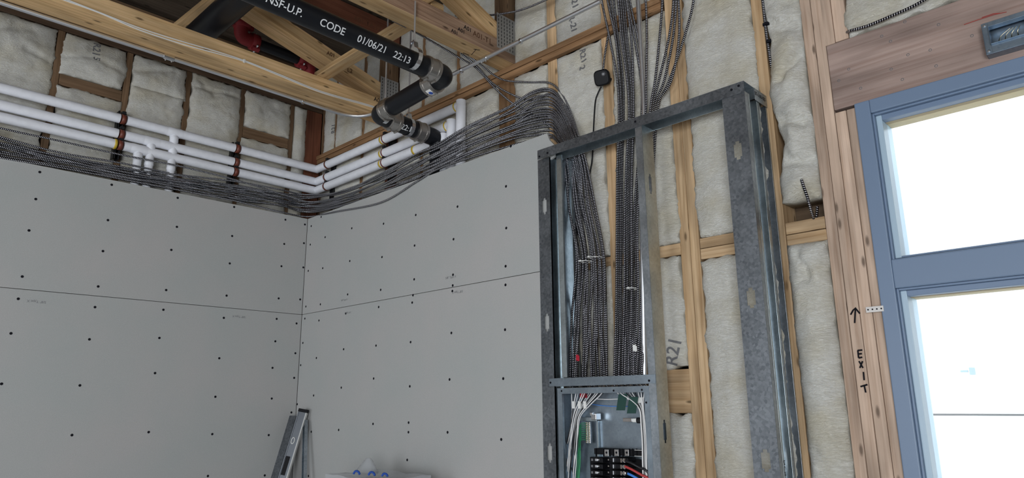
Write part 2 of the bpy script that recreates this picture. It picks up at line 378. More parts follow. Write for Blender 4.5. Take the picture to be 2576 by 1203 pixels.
# the upper board of the back wall has a broken top corner
xr = 2.612
xs = P(1386, 600, 'y', -.012).x-.0015
prof = [(.0015, 2.4385), (xs, 2.4385), (xs, 3.05), (xr, 3.06), (xr, 3.128), (2.578, 3.166), (2.560, 3.211), (.0015, 3.211)]
vs_ = [(x, y, z) for y in (0, .014) for x, z in prof]; n_ = len(prof)
fs_ = [list(range(n_)), list(range(2*n_-1, n_-1, -1))]+[[(i+1) % n_, i, n_+i, n_+(i+1) % n_] for i in range(n_)]
bBU = board(0, 0, 0, 0, 0, 0, 'upper grey drywall board on the back wall, its top corner broken by the steel header', (vs_, fs_))
bBL = board(.0015, xs, 0, .014, 1.219, 2.4355, 'lower grey drywall board on the back wall beside the electrical panel')
bB0 = board(.0015, xs, 0, .014, .012, 1.216, 'lowest grey drywall board on the back wall, near the floor')
SL = [(100,433),(90,501),(73,580),(56,696),(281,465),(271.6,554),(259,632),(247,721),(447,498),(445,571),(431,629),(418,730),(589,521),(584,594),(578,663),(570,744),
      (718,553),(715,614),(708,670),(701,751),(767,565),(764.5,612),(763,673),(755,753.6),(46,752),(27.6,839),(4,966),(239,773),(225,854),(201,970),(181,1095),
      (411,779.6),(401,850.6),(390,939),(374,1087.5),(563,800),(551.6,901.6),(541.8,998.6),(534,1092.6),(523,1198),(696,802.5),(692.6,859),(685.5,925.8),(683.6,1003),(676,1095),
      (746,814),(743,889),(740,951),(733,1038),(728,1103),(666,1196.5)]
for q in SL:
    p = P(*q, 'x', 0); share('screw', SMX, (0, p.y, p.z), bLU if p.z > 2.437 else bLL)
SB = [(808,546),(783,569),(885,574.5),(818,597),(780.7,615.6),(965,563),(880,657),(961,647),(812,675),(775.6,681.7),(874.6,741),(957.7,729.4),(1043,618),(1042,703),(1141,602),(1139.7,691.5),
      (1273.6,574),(1272,670),(1414/3.007+700+0,0),(769.5,771.5),(806,766),(767,801.8),(802.5,806.6),(870,789),(952.7,772.7),(1037,761.5),(1039,743),(1139,718.5),(1138,732.6),(1271.7,717),(1135.6,838),(1270.6,829.7),
      (1033,861),(946,869.8),(864.5,878.9),(796,901),(762,863),(756.5,919),(789,995.4),(858.6,975.6),(940,952.6),(1031,972.3),(1131,955),(1266,952.8),(748,1017.4),(1273,469),(1046,541),
      (783,1086.6),(852,1082),(938.5,1066.8),(1028,1063.6),(1027.6,1087.7),(1126,1088),(1261,1106),(776,1198),(1024.5,1157.5),(1151,520),(1285,368)]
for q in SB:
    if q[1] == 0: continue
    p = P(*q, 'y', 0); share('screw', SMY, (p.x, 0, p.z), bBU if p.z > 2.437 else bBL)
def stamp(s, q, plane, par, size=.017, flip=True):
    p = P(*q, plane, 0); sg = -1 if flip else 1
    text('printed_mark', s, size, p, (0, sg, 0) if plane == 'x' else (sg, 0, 0), (0, 0, sg), INKG, par)
stamp('5/8" Type X', (92, 759), 'x', bLL, .02); stamp('5/8" Type X', (601, 797), 'x', bLL, .02)
stamp('5/8" Type X', (866, 755), 'y', bBU, .017, False); stamp('5/8" Type X', (1134, 698), 'y', bBU, .02, False)
stamp('5/8" Type X', (875, 787), 'y', bBL, .017); stamp('5/8" Type X', (1151, 735), 'y', bBL, .02)
# ================================================================ wood framing
def stick(name, m, label, cat, *bx, group=None, axis=None, bev=.003):
    mb = MB(); mb.box(*bx, axis=axis); return tag(build(name, mb, m, None, bev), label, cat, group)
SW = [(-2.23, -2.19), (-1.82, -1.778), (-1.39, -1.350), (-.974, -.934), (-.545, -.508), (-.114, -.078)]
SWL = ['brown wall stud of the side wall outside the first full insulation batt', 'brown stud of the side wall, second from the photo edge, left of the printed batt',
       'brown stud of the side wall behind the pipe strut nearer the camera', 'brown stud of the side wall just behind the white pipe drops', 'brown stud of the side wall behind the pipe strut nearer the corner', 'last thin brown stud of the side wall before the corner post']
for (a, b), l in zip(SW, SWL): stick('wall_stud', FIR_SHADE, l, 'wood stud', DL-.14, DL, a, b, .0, 4.232)
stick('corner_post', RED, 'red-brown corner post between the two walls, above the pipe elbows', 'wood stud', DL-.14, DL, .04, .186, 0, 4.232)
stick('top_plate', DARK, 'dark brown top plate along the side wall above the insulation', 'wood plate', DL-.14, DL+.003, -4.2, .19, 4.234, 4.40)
stick('ledger_board', FIR_SHADE, 'thin wooden ledger along the side wall just under the roof deck', 'wood ledger', DL-.0, -.15, -4.2, .18, 4.545, 4.575)
stick('blocking', FIR_SHADE, 'wood block between two side wall studs above the strut nearer the camera', 'wood block', DL-.09, DL-.001, -1.776, -1.392, 3.848, 3.927)
stick('blocking', FIR_SHADE, 'wood block with two shavings between the last studs before the corner', 'wood block', DL-.09, DL-.001, -.506, -.116, 3.832, 3.918)
BST = [('s1', .018, .052, FIR_SHADE, 'narrow brown stud of the back wall, first beyond the red-brown corner post'), ('s2', .43, .475, WARM, 'brown stud of the back wall behind the black drain elbow'),
       ('s3', .77, .921, RED, 'wide red-brown post of the back wall carrying the first roof truss'), ('s4', 1.196, 1.233, WARM, 'thin brown stud of the back wall behind the long hanger rod'),
       ('s5', 1.582, 1.623, WARM, 'brown stud of the back wall beside the tallest white pipe drop'), ('s6', 1.995, 2.139, WARM, 'wide brown post of the back wall carrying the second roof truss'),
       ('s7', 2.417, 2.49, FIR, 'orange wood stud of the back wall over which the cable bundle bends down'), ('s8', 2.820, 2.886, FIR, 'orange wood stud behind the black security camera'),
       ('s10', 3.700, 3.752, FIR, 'tall pale wood stud beside the far steel post, with a cable stapled to it')]
for n, a, b, m, l in BST:
    stick('wall_stud', m, l, 'wood stud', a, b, DW, DW+.14, 0, 4.60)
for a, b, l in ((3.236, 3.287, 'nearer half of the pale double stud between the steel posts, on the panel side'), (3.289, 3.338, 'farther half of the pale double stud between the steel posts, on the window side')):
    stick('wall_stud', FIR, l, 'wood stud', a, b, DW, DW+.14, 0, 4.60)
stick('corner_post', FIR_SHADE, 'brown stud of the back wall in the corner behind the pipe elbows', 'wood stud', DL+.002, -.145, DW, DW+.14, 0, 4.60)
kB = None
for a, b, z0, z1, l in ((3.924, 3.968, 0, 4.6, 'full-height king stud next to the crumpled insulation bay'), (3.970, 4.013, 0, 4.6, 'pale full-height stud with the handwritten EXIT and arrow'),
                   (4.015, 4.060, 0, 2.937, 'knotty trimmer stud under the header beam end, next to the EXIT stud'), (4.062, 4.098, 0, 2.937, 'trimmer stud touching the window frame'),
                   (4.008, 4.052, 3.252, 4.6, 'short cripple stud standing on the header beam end'), (4.054, 4.108, 3.254, 4.6, 'short cripple stud with nail heads beside the batt above the header beam')):
    o = stick('window_stud', FIR_HAZE, l, 'wood stud', a, b, DW-.001 if z0 == 0 else DW, DW+.14, z0, z1)
    if 'EXIT' in l: kB = o
zp = [P(1399, 112, 'y', .15).z, P(1391, 143, 'y', .15).z]
ZPT = 3.832
stick('ledger_plate', WARM, 'upper of the two wooden ledger strips that carry the truss ends', 'wood plate', DL+.002, 3.234, .148, DW, ZPT-.034, ZPT)
stick('ledger_plate', WARM, 'lower of the two wooden ledger strips, set back below the truss ends', 'wood plate', DL+.002, 3.234, .156, DW, ZPT-.070, ZPT-.036)
stick('header_beam', LVL, 'wide reddish-brown header beam across the top of the window', 'wood beam', 4.015, 5.75, DW-.004, DW+.13, 2.948, 3.250, bev=.004)
for a, b, z0, z1, l in ((2.492, 2.818, 2.448, 2.497, 'wood block crossed by the armoured cables above the panel'), (2.888, 3.234, 2.443, 2.501, 'short wood block between the middle steel stud and the pale double stud'),
                   (3.340, 3.698, 2.456, 2.504, 'upper of two stacked wood blocks behind the far steel post'), (3.340, 3.698, 2.402, 2.453, 'lower of two stacked wood blocks behind the far steel post'),
                   (3.754, 3.922, 2.450, 2.502, 'upper of two stacked wood blocks beside the window studs'), (3.754, 3.922, 2.400, 2.447, 'lower of two stacked wood blocks beside the window studs')):
    stick('blocking', FIR, l, 'wood block', a, b, DW+.002, DW+.09, z0, z1)
stick('blocking', FIR, 'wide flat wood block with wavy grain beside the electrical panel', 'wood block', 2.888, 3.234, DW+.01, DW+.05, 1.695, 1.897)
# writing on the EXIT stud
def pen(name, strokes, par, mt, yy=None, r=.0033, ax='y', val=DW-.0025):
    mb = MB()
    for s in strokes: mb.tube(catmull([P(*q, ax, val) for q in s], .01) if len(s) > 2 and ax == 'z' else [P(*q, ax, val) for q in s], r, 6)
    return build(name, mb, mt, par)
pen('handwriting', [[(2150, 813), (2152, 777)], [(2140, 792), (2146, 781), (2152, 775), (2157, 782), (2163, 789)]], kB, INK)
pen('handwriting', [[(2158, 882), (2160, 901)], [(2158, 882), (2169, 881)], [(2160, 891), (2168, 890)], [(2160, 901), (2169, 899)]], kB, INK)
pen('handwriting', [[(2161, 909), (2171, 926)], [(2170, 909), (2163, 926)]], kB, INK)
pen('handwriting', [[(2172, 936), (2174, 957)]], kB, INK)
pen('handwriting', [[(2165, 973), (2182, 968)], [(2174, 970), (2178, 988)]], kB, INK)
# ================================================================ roof trusses
def truss(x0, x1, label, webtop, slope, side):
    t = thing('roof_truss', label, 'roof truss', ((x0+x1)/2, .1, 3.79), 'roof trusses')
    zb = ZPT; zt = zb+.120
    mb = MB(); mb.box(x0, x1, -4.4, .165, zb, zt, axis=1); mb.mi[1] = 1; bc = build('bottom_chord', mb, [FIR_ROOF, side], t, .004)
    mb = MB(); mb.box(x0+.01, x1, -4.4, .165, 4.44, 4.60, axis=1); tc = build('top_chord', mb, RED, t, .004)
    y0, z0 = .12, webtop; y1 = -(4.50-z0)/slope
    d = Vector((0, y1-y0, slope*(y0-y1))).normalized(); nrm = Vector((0, d.z, -d.y)); nrm = -nrm if nrm.z < 0 else nrm
    p0 = Vector(((x0+x1)/2, y0, z0))-nrm*.045; p1 = p0+d*((y0-y1)/-d.y if d.y < 0 else 1)
    mb = MB(); mb.beam(p0, p1, (x1-x0-.012, 0, 0), nrm*.09); wbm = build('web', mb, FIR_ROOF, t, .003)
    mb = MB(); mb.beam((p1.x, p1.y-.05, 4.44), (p1.x, p1.y-1.6, zt), (x1-x0-.012, 0, 0), (0, .055, .07)); build('web', mb, FIR_ROOF, t, .003)
    mb = MB(); mb.box(x0+.004, x1-.004, .105, .165, zt, 4.44, axis=2); build('end_post', mb, FIR_SHADE, t, .003)
    mp = MB(); mp.box(x1, x1+.0016, -.0, .163, zb+.06, zb+.30)
    pl = build('metal_plate', mp, PLATE, t)
    th = MB()
    for i in range(6):
        for j in range(9): th.box(x1+.0016, x1+.003, .012+i*.025, .018+i*.025, zb+.072+j*.025, zb+.087+j*.025)
    build('plate_teeth', th, SEAM, pl)
    return t, bc, tc, wbm, zb, zt
T1 = truss(.765, .943, 'roof truss with white cables stapled along it, first from the corner', 4.055, .255, FIR_ROOF)
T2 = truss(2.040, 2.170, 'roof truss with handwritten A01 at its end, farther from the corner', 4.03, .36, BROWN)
def tprint(s, q, x, par, size, m=INKB, ax='x'):
    p = P(*q, ax, x); text('printed_mark', s, size, p, (0, 1, 0), (0, 0, 1), m, par, .0006)
tprint('A01-TA-12', (925, 60), .943, T1[2], .052); tprint('A01-T1', (960, 256), .943, T1[1], .045, INK); tprint('A01', (832, 137), .943, T1[3], .04)
tprint('L2', (880, 178), .943, T1[3], .045); tprint('27', (700, 30), .943, T1[3], .05, INK); tprint('A01-T1', (1213, 95), 2.170, T2[1], .05)
def hand(s, q, z, par, size):
    p = P(*q, 'x', 2.170); p.z = z; text('handwriting', s, size, p, (0, 1, -.06), (0, 0, 1), INK, par, .0005, lift=.0012)
hand('A01', (1176, 116), 3.915, T2[1], .038); hand('A01', (1160, 122), 3.882, T2[1], .034); hand('A01', (1143, 125), 3.852, T2[1], .032)
pen('handwriting', [[(1192, 124), (1207, 126)], [(1198, 124), (1186, 138)], [(1165, 133), (1180, 139)]], T2[1], INK, ax='x', val=2.172, r=.0018)
def brace(label, p0, p1, h=.09, wdt=.038):
    p0, p1 = Vector(p0), Vector(p1); d = (p1-p0).normalized(); sd = d.cross(Vector((0, 0, 1))).normalized()
    mb = MB(); mb.beam(p0, p1, sd*h, d.cross(sd)*wdt); return tag(build('wood_brace', mb, FIR_ROOF, None, .003), label, 'wood brace', 'braces between the trusses')
brace('pale wood brace lying across both trusses above the black drain pipe', (.90, -.475, ZPT+.120+.0195), (2.170, -.475, ZPT+.120+.0195))
brace('pale wood brace running out from the truss with handwritten A01', (2.0, -.585, ZPT+.120+.0195), (4.6, -.585, ZPT+.120+.0195))
brace('thin pale brace running up behind the big black pipe', P(440, 76, 'z', 4.30), P(545, -8, 'z', 4.30), .07)
# ================================================================ insulation
def batt(plane, a0, a1, z0, z1, label, bulge=.022, seed=0, rag=.015, amp=.022, group=None, fold=(), taper=None, step=.0135, front=.002, top_open=False, mark=None):
    "a soft glass wool batt pressed between studs: ragged edges, a pillowed creased face and real depth"
    na = max(6, int((a1-a0)/step)); nz = max(6, int((z1-z0)/step)); sd = Vector((seed*7.31, seed*3.17, seed*1.7)); vs = []; H = {}
    def hgt(a, z):
        ea = min(a-a0, a1-a); ez = min(z-z0, z1-z); e = max(0, min(ea, ez*1.3)); pr = 1-math.exp(-e/.035)
        q = Vector((a*3.1, z*2.2, 0))+sd
        f = noise.noise(q)*1.1+noise.noise(q*2.7+Vector((noise.noise(q*1.3)*1.5, 0, 3)))*.55
        rdg = -abs(noise.noise(Vector((a*4.2+noise.noise(q*2)*.8, z*9.5, 2))+sd))*1.0+.25
        fine = noise.noise(Vector((a*26, z*26, 4))+sd)*.30+noise.noise(Vector((a*60, z*60, 1))+sd)*.12
        h = front+pr*(bulge+amp*(f*.75+rdg*.75+fine*.8))
        for (fa0, fz0, fa1, fz1, dep, wid) in fold:
            t = ((a-fa0)*(fa1-fa0)+(z-fz0)*(fz1-fz0))/((fa1-fa0)**2+(fz1-fz0)**2)
            if -.05 < t < 1.05:
                d = math.hypot(a-fa0-t*(fa1-fa0), z-fz0-t*(fz1-fz0)); d += noise.noise(Vector((a*15, z*15, 9)))*.012
                h -= dep*math.exp(-(d/wid)**2)*min(1, max(0, (t+.05)*8), max(0, (1.05-t)*8))
        return max(h, front*.6)
    def pos(a, z, h): return (a, DW-h, z) if plane == 'y' else (DL+h, a, z)
    for j in range(nz+1):
        for i in range(na+1):
            a = a0+(a1-a0)*i/na; z = z0+(z1-z0)*j/nz; h = hgt(a, z); aa, zz = a, z
            q = Vector((a*17, z*17, 5))+sd
            big = noise.noise(Vector((a*6, z*6, 8))+sd)
            if i in (0, na): aa += (1 if i else -1)*(noise.noise(q)*rag+noise.noise(q*3.1)*rag*.5+big*rag*.8+rag*.1); h = .003+abs(noise.noise(q*2))*.004
            elif i in (1, na-1): aa += (1 if i > 1 else -1)*big*rag*.5
            if j in (0, nz): zz += (1 if j else -1)*(noise.noise(q+Vector((9, 0, 0)))*rag+noise.noise(q*3)*rag*.5); h = min(h, .004+abs(noise.noise(q*2))*.004)
            if taper: aa = taper(aa, zz)
            vs.append(pos(aa, zz, h)); H[i, j] = h
    W1 = na+1; fs, us = [], []
    for j in range(nz):
        for i in range(na):
            f = [j*W1+i, j*W1+i+1, (j+1)*W1+i+1, (j+1)*W1+i]
            fs.append(f if plane == 'y' else f)
            us.append([((a1-a0)*x/na+seed*1.7, (z1-z0)*y/nz+seed*.9) for x, y in ((i, j), (i+1, j), (i+1, j+1), (i, j+1))])
    ring = [i for i in range(W1)]+[j*W1+na for j in range(1, nz+1)]+[nz*W1+i for i in range(na-1, -1, -1)]+[j*W1 for j in range(nz-1, 0, -1)]
    off = len(vs)
    for r in ring:
        v = vs[r]; ac, zc = (a0+a1)/2, (z0+z1)/2; a = v[0] if plane == 'y' else v[1]
        a = min(max(a, a0+.002), a1-.002); z = min(max(v[2], z0+.002), z1-.002)
        vs.append((a, DW+.11, z) if plane == 'y' else (DL-.11, a, z))
    n = len(ring)
    for k in range(n):
        k2 = (k+1) % n; fs.append([ring[k2], ring[k], off+k, off+k2]); us.append([(0, 0), (.1, 0), (.1, .1), (0, .1)])
    fs.append([off+k for k in range(n-1, -1, -1)]); us.append([(0, 0)]*n)
    if plane == 'y': fs = [f[:] for f in fs]
    mb = MB(); mb.add(vs, fs, us, 0, True)
    o = tag(build('insulation_batt', mb, WOOL), label, 'insulation', group)
    for (s, a, z, size, rot) in (mark or ()):
        ca, sa = math.cos(rot), math.sin(rot)
        def fn(x, y, a=a, z=z, ca=ca, sa=sa):
            da, dz = x*ca-y*sa, x*sa+y*ca; return Vector(pos(a+da, z+dz, hgt(a+da, z+dz)+.0045))
        text('printed_mark', s, size, pos(a, z, .02), (1, 0, 0), (0, 0, 1), INKG, o, .001, fn)
    return o
GL = 'insulation in the side wall'; GB = 'insulation in the back wall'
def mk(s, q, plane, size, rot): p = P(*q, plane, DW-.02 if plane == 'y' else DL+.02); return (s, p.x if plane == 'y' else p.y, p.z, size, rot)
batt('x', -2.186, -1.824, 3.0, 4.228, 'large white insulation batt of the side wall, farthest from the corner', .03, 1, group=GL, fold=[(-2.0, 4.02, -1.83, 3.98, .022, .014), (-2.19, 4.1, -1.95, 4.17, .015, .03)])
batt('x', -3.3, -2.234, 3.0, 4.228, 'white insulation batt at the photo edge of the side wall', .03, 31, group=GL)
batt('x', -1.774, -1.394, 3.931, 4.228, 'white insulation batt with a printed 21 and 5, above a wood block', .035, 2, group=GL, fold=[(-1.77, 4.05, -1.62, 4.10, .02, .012), (-1.62, 4.10, -1.40, 4.06, .016, .015)],
     mark=[mk('R21', (240, 127), 'x', .062, -1.57), mk('5', (241, 150), 'x', .055, -1.57)])
batt('x', -1.774, -1.394, 3.0, 3.844, 'white insulation batt below the wood block, crossed by three white pipes, farther from the corner', .028, 3, group=GL)
batt('x', -1.346, -.978, 3.99, 4.228, 'short white insulation batt overlapping the one below it in a sagging crease', .045, 4, group=GL, fold=[(-1.34, 4.10, -1.05, 4.19, .02, .02)])
batt('x', -1.346, -.978, 3.0, 3.994, 'long white insulation batt below the sagging crease, behind the white pipe drops', .034, 5, group=GL)
batt('x', -.93, -.549, 3.0, 4.228, 'tall unbroken white insulation batt between the pipe drops and the strut nearer the corner', .034, 6, group=GL, fold=[(-.92, 4.12, -.56, 4.14, .02, .012), (-.9, 4.2, -.75, 4.08, .014, .02)])
batt('x', -.504, -.118, 3.922, 4.228, 'white insulation batt above the wood block with shavings', .035, 7, group=GL, fold=[(-.5, 4.02, -.25, 4.17, .015, .03)])
batt('x', -.504, -.118, 3.0, 3.828, 'white insulation batt below the wood block with shavings', .03, 8, group=GL)
batt('x', -.074, .036, 3.0, 4.228, 'narrow wrinkled strip of insulation beside the red-brown corner post', .03, 9, rag=.006, group=GL)
def pair(a, b, seed, lo, up, bul=.024, mlo=None, mup=None, zlo=2.6):
    batt('y', a, b, zlo, ZPT-.074, lo, bul, seed, group=GB, mark=mlo)
    batt('y', a, b, ZPT+.004, 4.60, up, bul, seed+.5, group=GB, mark=mup)
pair(-.14, .014, 11, 'narrow insulation batt in the corner behind the pipe elbows, under the ledger', 'insulation batt with a printed 21 in the corner bay above the ledger', .02, None, [mk('R21', (836, 323), 'y', .055, 1.57)])
pair(.056, .426, 12, 'insulation batt behind the pipes under the ledger, second bay from the corner', 'insulation batt above the ledger beside the conduit bend')
pair(.479, .766, 13, 'insulation batt under the ledger below the black drain elbow', 'insulation batt above the ledger behind the first truss end')
pair(.925, 1.192, 14, 'insulation batt under the ledger just beyond the first truss post', 'insulation batt above the ledger behind the black drain pipe')
pair(1.237, 1.578, 15, 'insulation batt under the ledger behind the white pipe ends', 'insulation batt above the ledger behind the long hanger rod')
pair(1.627, 1.991, 16, 'insulation batt beside the tallest white pipe drop', 'insulation batt above the ledger next to the second truss end', .03)
pair(2.143, 2.413, 17, 'insulation batt behind the fanned armoured cables', 'insulation batt above the ledger beyond the second truss plate', .032)
batt('y', 2.494, 2.816, 2.501, ZPT-.074, 'insulation batt with a printed 21 and 2 beside the black security camera', .034, 18, group=GB, mark=[mk('R21', (1469, 142), 'y', .055, -1.5), mk('2', (1467, 172), 'y', .055, -1.5)])
batt('y', 2.494, 2.816, ZPT+.004, 4.60, 'insulation batt with dark print above the ledger, under the thick grey conduit', .03, 18.5, group=GB, mark=[mk('R21', (1449, 5), 'y', .06, -1.5), mk('R-21', (1444, 62), 'y', .055, -1.5)])
batt('y', 2.494, 2.816, 1.0, 2.444, 'insulation batt behind the cables that enter the panel', .02, 19, group=GB)
batt('y', 2.890, 3.232, 2.505, ZPT-.074, 'insulation batt with a torn tuft beside the middle steel stud', .034, 20, amp=.024, group=GB)
batt('y', 2.890, 3.232, ZPT+.004, 4.60, 'insulation batt above the ledger behind the cables dropping from the ceiling', .03, 20.5, group=GB)
batt('y', 2.890, 3.232, 1.901, 2.439, 'insulation batt with a printed 21 above the wide flat block', .032, 21, amp=.022, group=GB, mark=[mk('R21', (1697, 885), 'y', .085, 1.3)])
batt('y', 2.890, 3.232, .9, 1.691, 'insulation batt below the wide flat block', .036, 22, group=GB)
batt('y', 3.342, 3.696, 2.508, 4.60, 'tall insulation batt seen through and above the steel frame', .032, 23, rag=.014, group=GB)
batt('y', 3.342, 3.696, .9, 2.398, 'lower insulation batt seen through the steel frame, below the stacked blocks', .032, 24, rag=.014, group=GB)
batt('y', 3.756, 3.920, 2.585, 4.60, 'crumpled insulation batt with a folded end hanging above the blocks by the window', .06, 25, amp=.05, rag=.008, group=GB, taper=lambda a, z: a+.034*max(0, 1-abs(z-2.86)/.16)*(3.92-a)/.164+.02*max(0, 1-abs(z-3.35)/.2)*(3.92-a)/.164,
     fold=[(3.76, 3.45, 3.92, 3.38, .05, .03), (3.92, 3.28, 3.80, 3.14, .04, .02), (3.76, 2.98, 3.9, 2.92, .05, .025), (3.77, 2.78, 3.92, 2.74, .07, .02), (3.84, 3.7, 3.88, 3.5, .03, .02)])
batt('y', 3.756, 3.920, .9, 2.397, 'lumpy insulation batt below the blocks by the window', .05, 26, amp=.042, rag=.007, group=GB, fold=[(3.76, 2.28, 3.85, 2.22, .03, .012), (3.80, 2.37, 3.85, 2.24, .03, .012)])
batt('y', 4.112, 5.6, 3.256, 4.60, 'insulation batt above the reddish header beam', .03, 27, group=GB, fold=[(4.12, 3.30, 4.6, 3.30, .03, .02)])
# ================================================================ steel frame
SF = -.035
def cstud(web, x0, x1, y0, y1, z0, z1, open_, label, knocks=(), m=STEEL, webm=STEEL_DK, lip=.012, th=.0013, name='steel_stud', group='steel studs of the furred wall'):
    "C-shaped stud. web 'f': web faces the room with the flanges going back. web 'x': web square to the room, open towards +x or -x"
    t = thing(name, label, 'steel stud', ((x0+x1)/2, (y0+y1)/2, z0), group)
    if web == 'f':
        def plate(u0, u1, w0, w1, mb): mb.box(u0, u1, y0, y0+th, w0, w1, axis=2)
        A0, A1 = x0, x1; yk = y0
    else:
        xw = x0 if open_ > 0 else x1-th
        def plate(u0, u1, w0, w1, mb): mb.box(xw, xw+th, u0, u1, w0, w1, axis=2)
        A0, A1 = y0, y1
    mb = MB(); c = (A0+A1)/2; zc = z0
    for (kz, kh, kw) in sorted(knocks):
        plate(A0, A1, zc, kz-kh, mb); plate(A0, c-kw, kz-kh, kz+kh, mb); plate(c+kw, A1, kz-kh, kz+kh, mb)
        plate(c-kw, c-kw*.5, kz+kh*.72, kz+kh, mb); plate(c+kw*.5, c+kw, kz+kh*.72, kz+kh, mb)
        plate(c-kw, c-kw*.5, kz-kh, kz-kh*.72, mb); plate(c+kw*.5, c+kw, kz-kh, kz-kh*.72, mb); zc = kz+kh
    plate(A0, A1, zc, z1, mb); wo = build('web', mb, webm, t)
    for s in (0, 1):
        f = MB()
        if web == 'f':
            xa = x0 if s == 0 else x1-th; f.box(xa, xa+th, y0, y1, z0, z1, axis=2)
            xl = (x0, x0+lip) if s == 0 else (x1-lip, x1); f.box(*xl, y1-th, y1, z0, z1, axis=2)
        else:
            ya = y0 if s == 0 else y1-th; f.box(x0, x1, ya, ya+th, z0, z1, axis=2)
            xl = (x1-th, x1) if open_ > 0 else (x0, x0+th); yl = (y0, y0+lip) if s == 0 else (y1-lip, y1); f.box(*xl, *yl, z0, z1, axis=2)
        build('flange', f, m, t, .0006)
    return t
ZH = 3.062
kz = lambda q: P(*q, 'y', SF).z
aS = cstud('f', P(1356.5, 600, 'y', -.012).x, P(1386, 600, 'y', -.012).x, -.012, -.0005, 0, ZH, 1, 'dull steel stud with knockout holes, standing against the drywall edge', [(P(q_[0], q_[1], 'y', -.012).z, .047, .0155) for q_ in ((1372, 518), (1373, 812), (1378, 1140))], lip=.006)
m = MB(); m.box(xs+.0005, xs+.0015, -.0105, .052, 0, ZH, axis=2); m.box(xs+.0005, xs+.010, .0505, .052, 0, ZH, axis=2); build('flange', m, STEEL_LT, aS)  # flange drawn paler, as lit from the window
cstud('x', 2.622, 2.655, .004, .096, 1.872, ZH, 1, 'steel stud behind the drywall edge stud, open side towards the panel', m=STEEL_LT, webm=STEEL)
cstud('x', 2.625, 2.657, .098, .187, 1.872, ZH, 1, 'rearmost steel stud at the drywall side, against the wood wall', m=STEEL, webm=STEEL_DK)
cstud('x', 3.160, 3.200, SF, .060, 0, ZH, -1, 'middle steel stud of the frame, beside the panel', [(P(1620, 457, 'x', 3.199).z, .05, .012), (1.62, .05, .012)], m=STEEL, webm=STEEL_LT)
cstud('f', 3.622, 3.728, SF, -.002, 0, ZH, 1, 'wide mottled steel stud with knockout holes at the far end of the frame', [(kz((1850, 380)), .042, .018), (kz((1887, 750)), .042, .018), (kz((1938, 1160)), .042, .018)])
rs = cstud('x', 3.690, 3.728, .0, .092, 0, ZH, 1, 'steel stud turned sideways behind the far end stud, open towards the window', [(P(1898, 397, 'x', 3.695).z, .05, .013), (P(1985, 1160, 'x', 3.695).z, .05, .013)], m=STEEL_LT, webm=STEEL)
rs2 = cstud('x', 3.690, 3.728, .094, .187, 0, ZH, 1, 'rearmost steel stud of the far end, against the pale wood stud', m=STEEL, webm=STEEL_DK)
text('printed_mark', 'DLC-20-1 DRYWALL 33', .018, (3.7285, .007, 1.43), (0, 0, -1), (0, 1, 0), INK, rs, .0004)
def track(label, x0, x1, y0, y1, z0, z1, along):
    t = thing('steel_track', label, 'steel track', ((x0+x1)/2, (y0+y1)/2, z0), 'steel tracks of the furred wall'); th = .0013
    m = MB(); m.box(x0, x1, y0, y1, z1-th, z1); build('web', m, STEEL, t)
    for s in (0, 1):
        f = MB()
        if along == 'x': ya = y0 if s == 0 else y1-th; f.box(x0, x1, ya, ya+th, z0, z1-th)
        else: xa = x0 if s == 0 else x1-th; f.box(xa, xa+th, y0, y1, z0, z1-th)
        build('flange', f, STEEL_DK if s == 0 and along == 'x' else (STEEL_LT if along == 'x' else STEEL), t, .0005)  # rear flange paler than the front, window light put into its steel
    return t
def tek(par, q, val=-.041):
    p = P(*q, 'y', val+.001); mb = MB(); mb.lathe((p.x, val+.002, p.z), (0, -1, 0), [(0, .0055), (.003, .0055), (.0055, .003)], 8); build('screw', mb, INK, par)
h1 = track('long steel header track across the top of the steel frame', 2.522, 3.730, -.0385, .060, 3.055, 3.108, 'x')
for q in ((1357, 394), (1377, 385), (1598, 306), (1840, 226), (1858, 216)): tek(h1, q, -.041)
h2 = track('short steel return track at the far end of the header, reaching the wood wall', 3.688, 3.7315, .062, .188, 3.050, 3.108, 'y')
text('printed_mark', 'ST-1-00-125', .022, (3.7318, .115, 3.082), (0, 1, 0), (0, 0, 1), INK, h2, .0004)
h4 = track('short steel return track above the drywall side studs', 2.612, 2.662, .062, .188, 3.050, 3.108, 'y')
cr = thing('steel_track', 'flat grey steel cross piece above the electrical panel', 'steel track', (2.885, -.037, 1.828), 'steel tracks of the furred wall')
m = MB(); m.box(2.571, 3.198, -.0375, -.0362, 1.829, 1.868); build('web', m, PANELG, cr, .0005)
for s in (0, 1):
    m = MB(); z = 1.8677 if s else 1.8283; m.box(2.612, 3.157, -.0362, -.006, z-.0006, z+.0006); build('flange', m, PANELG, cr)
for q in ((1385, 963), (1633, 958)): tek(cr, q, -.0385)
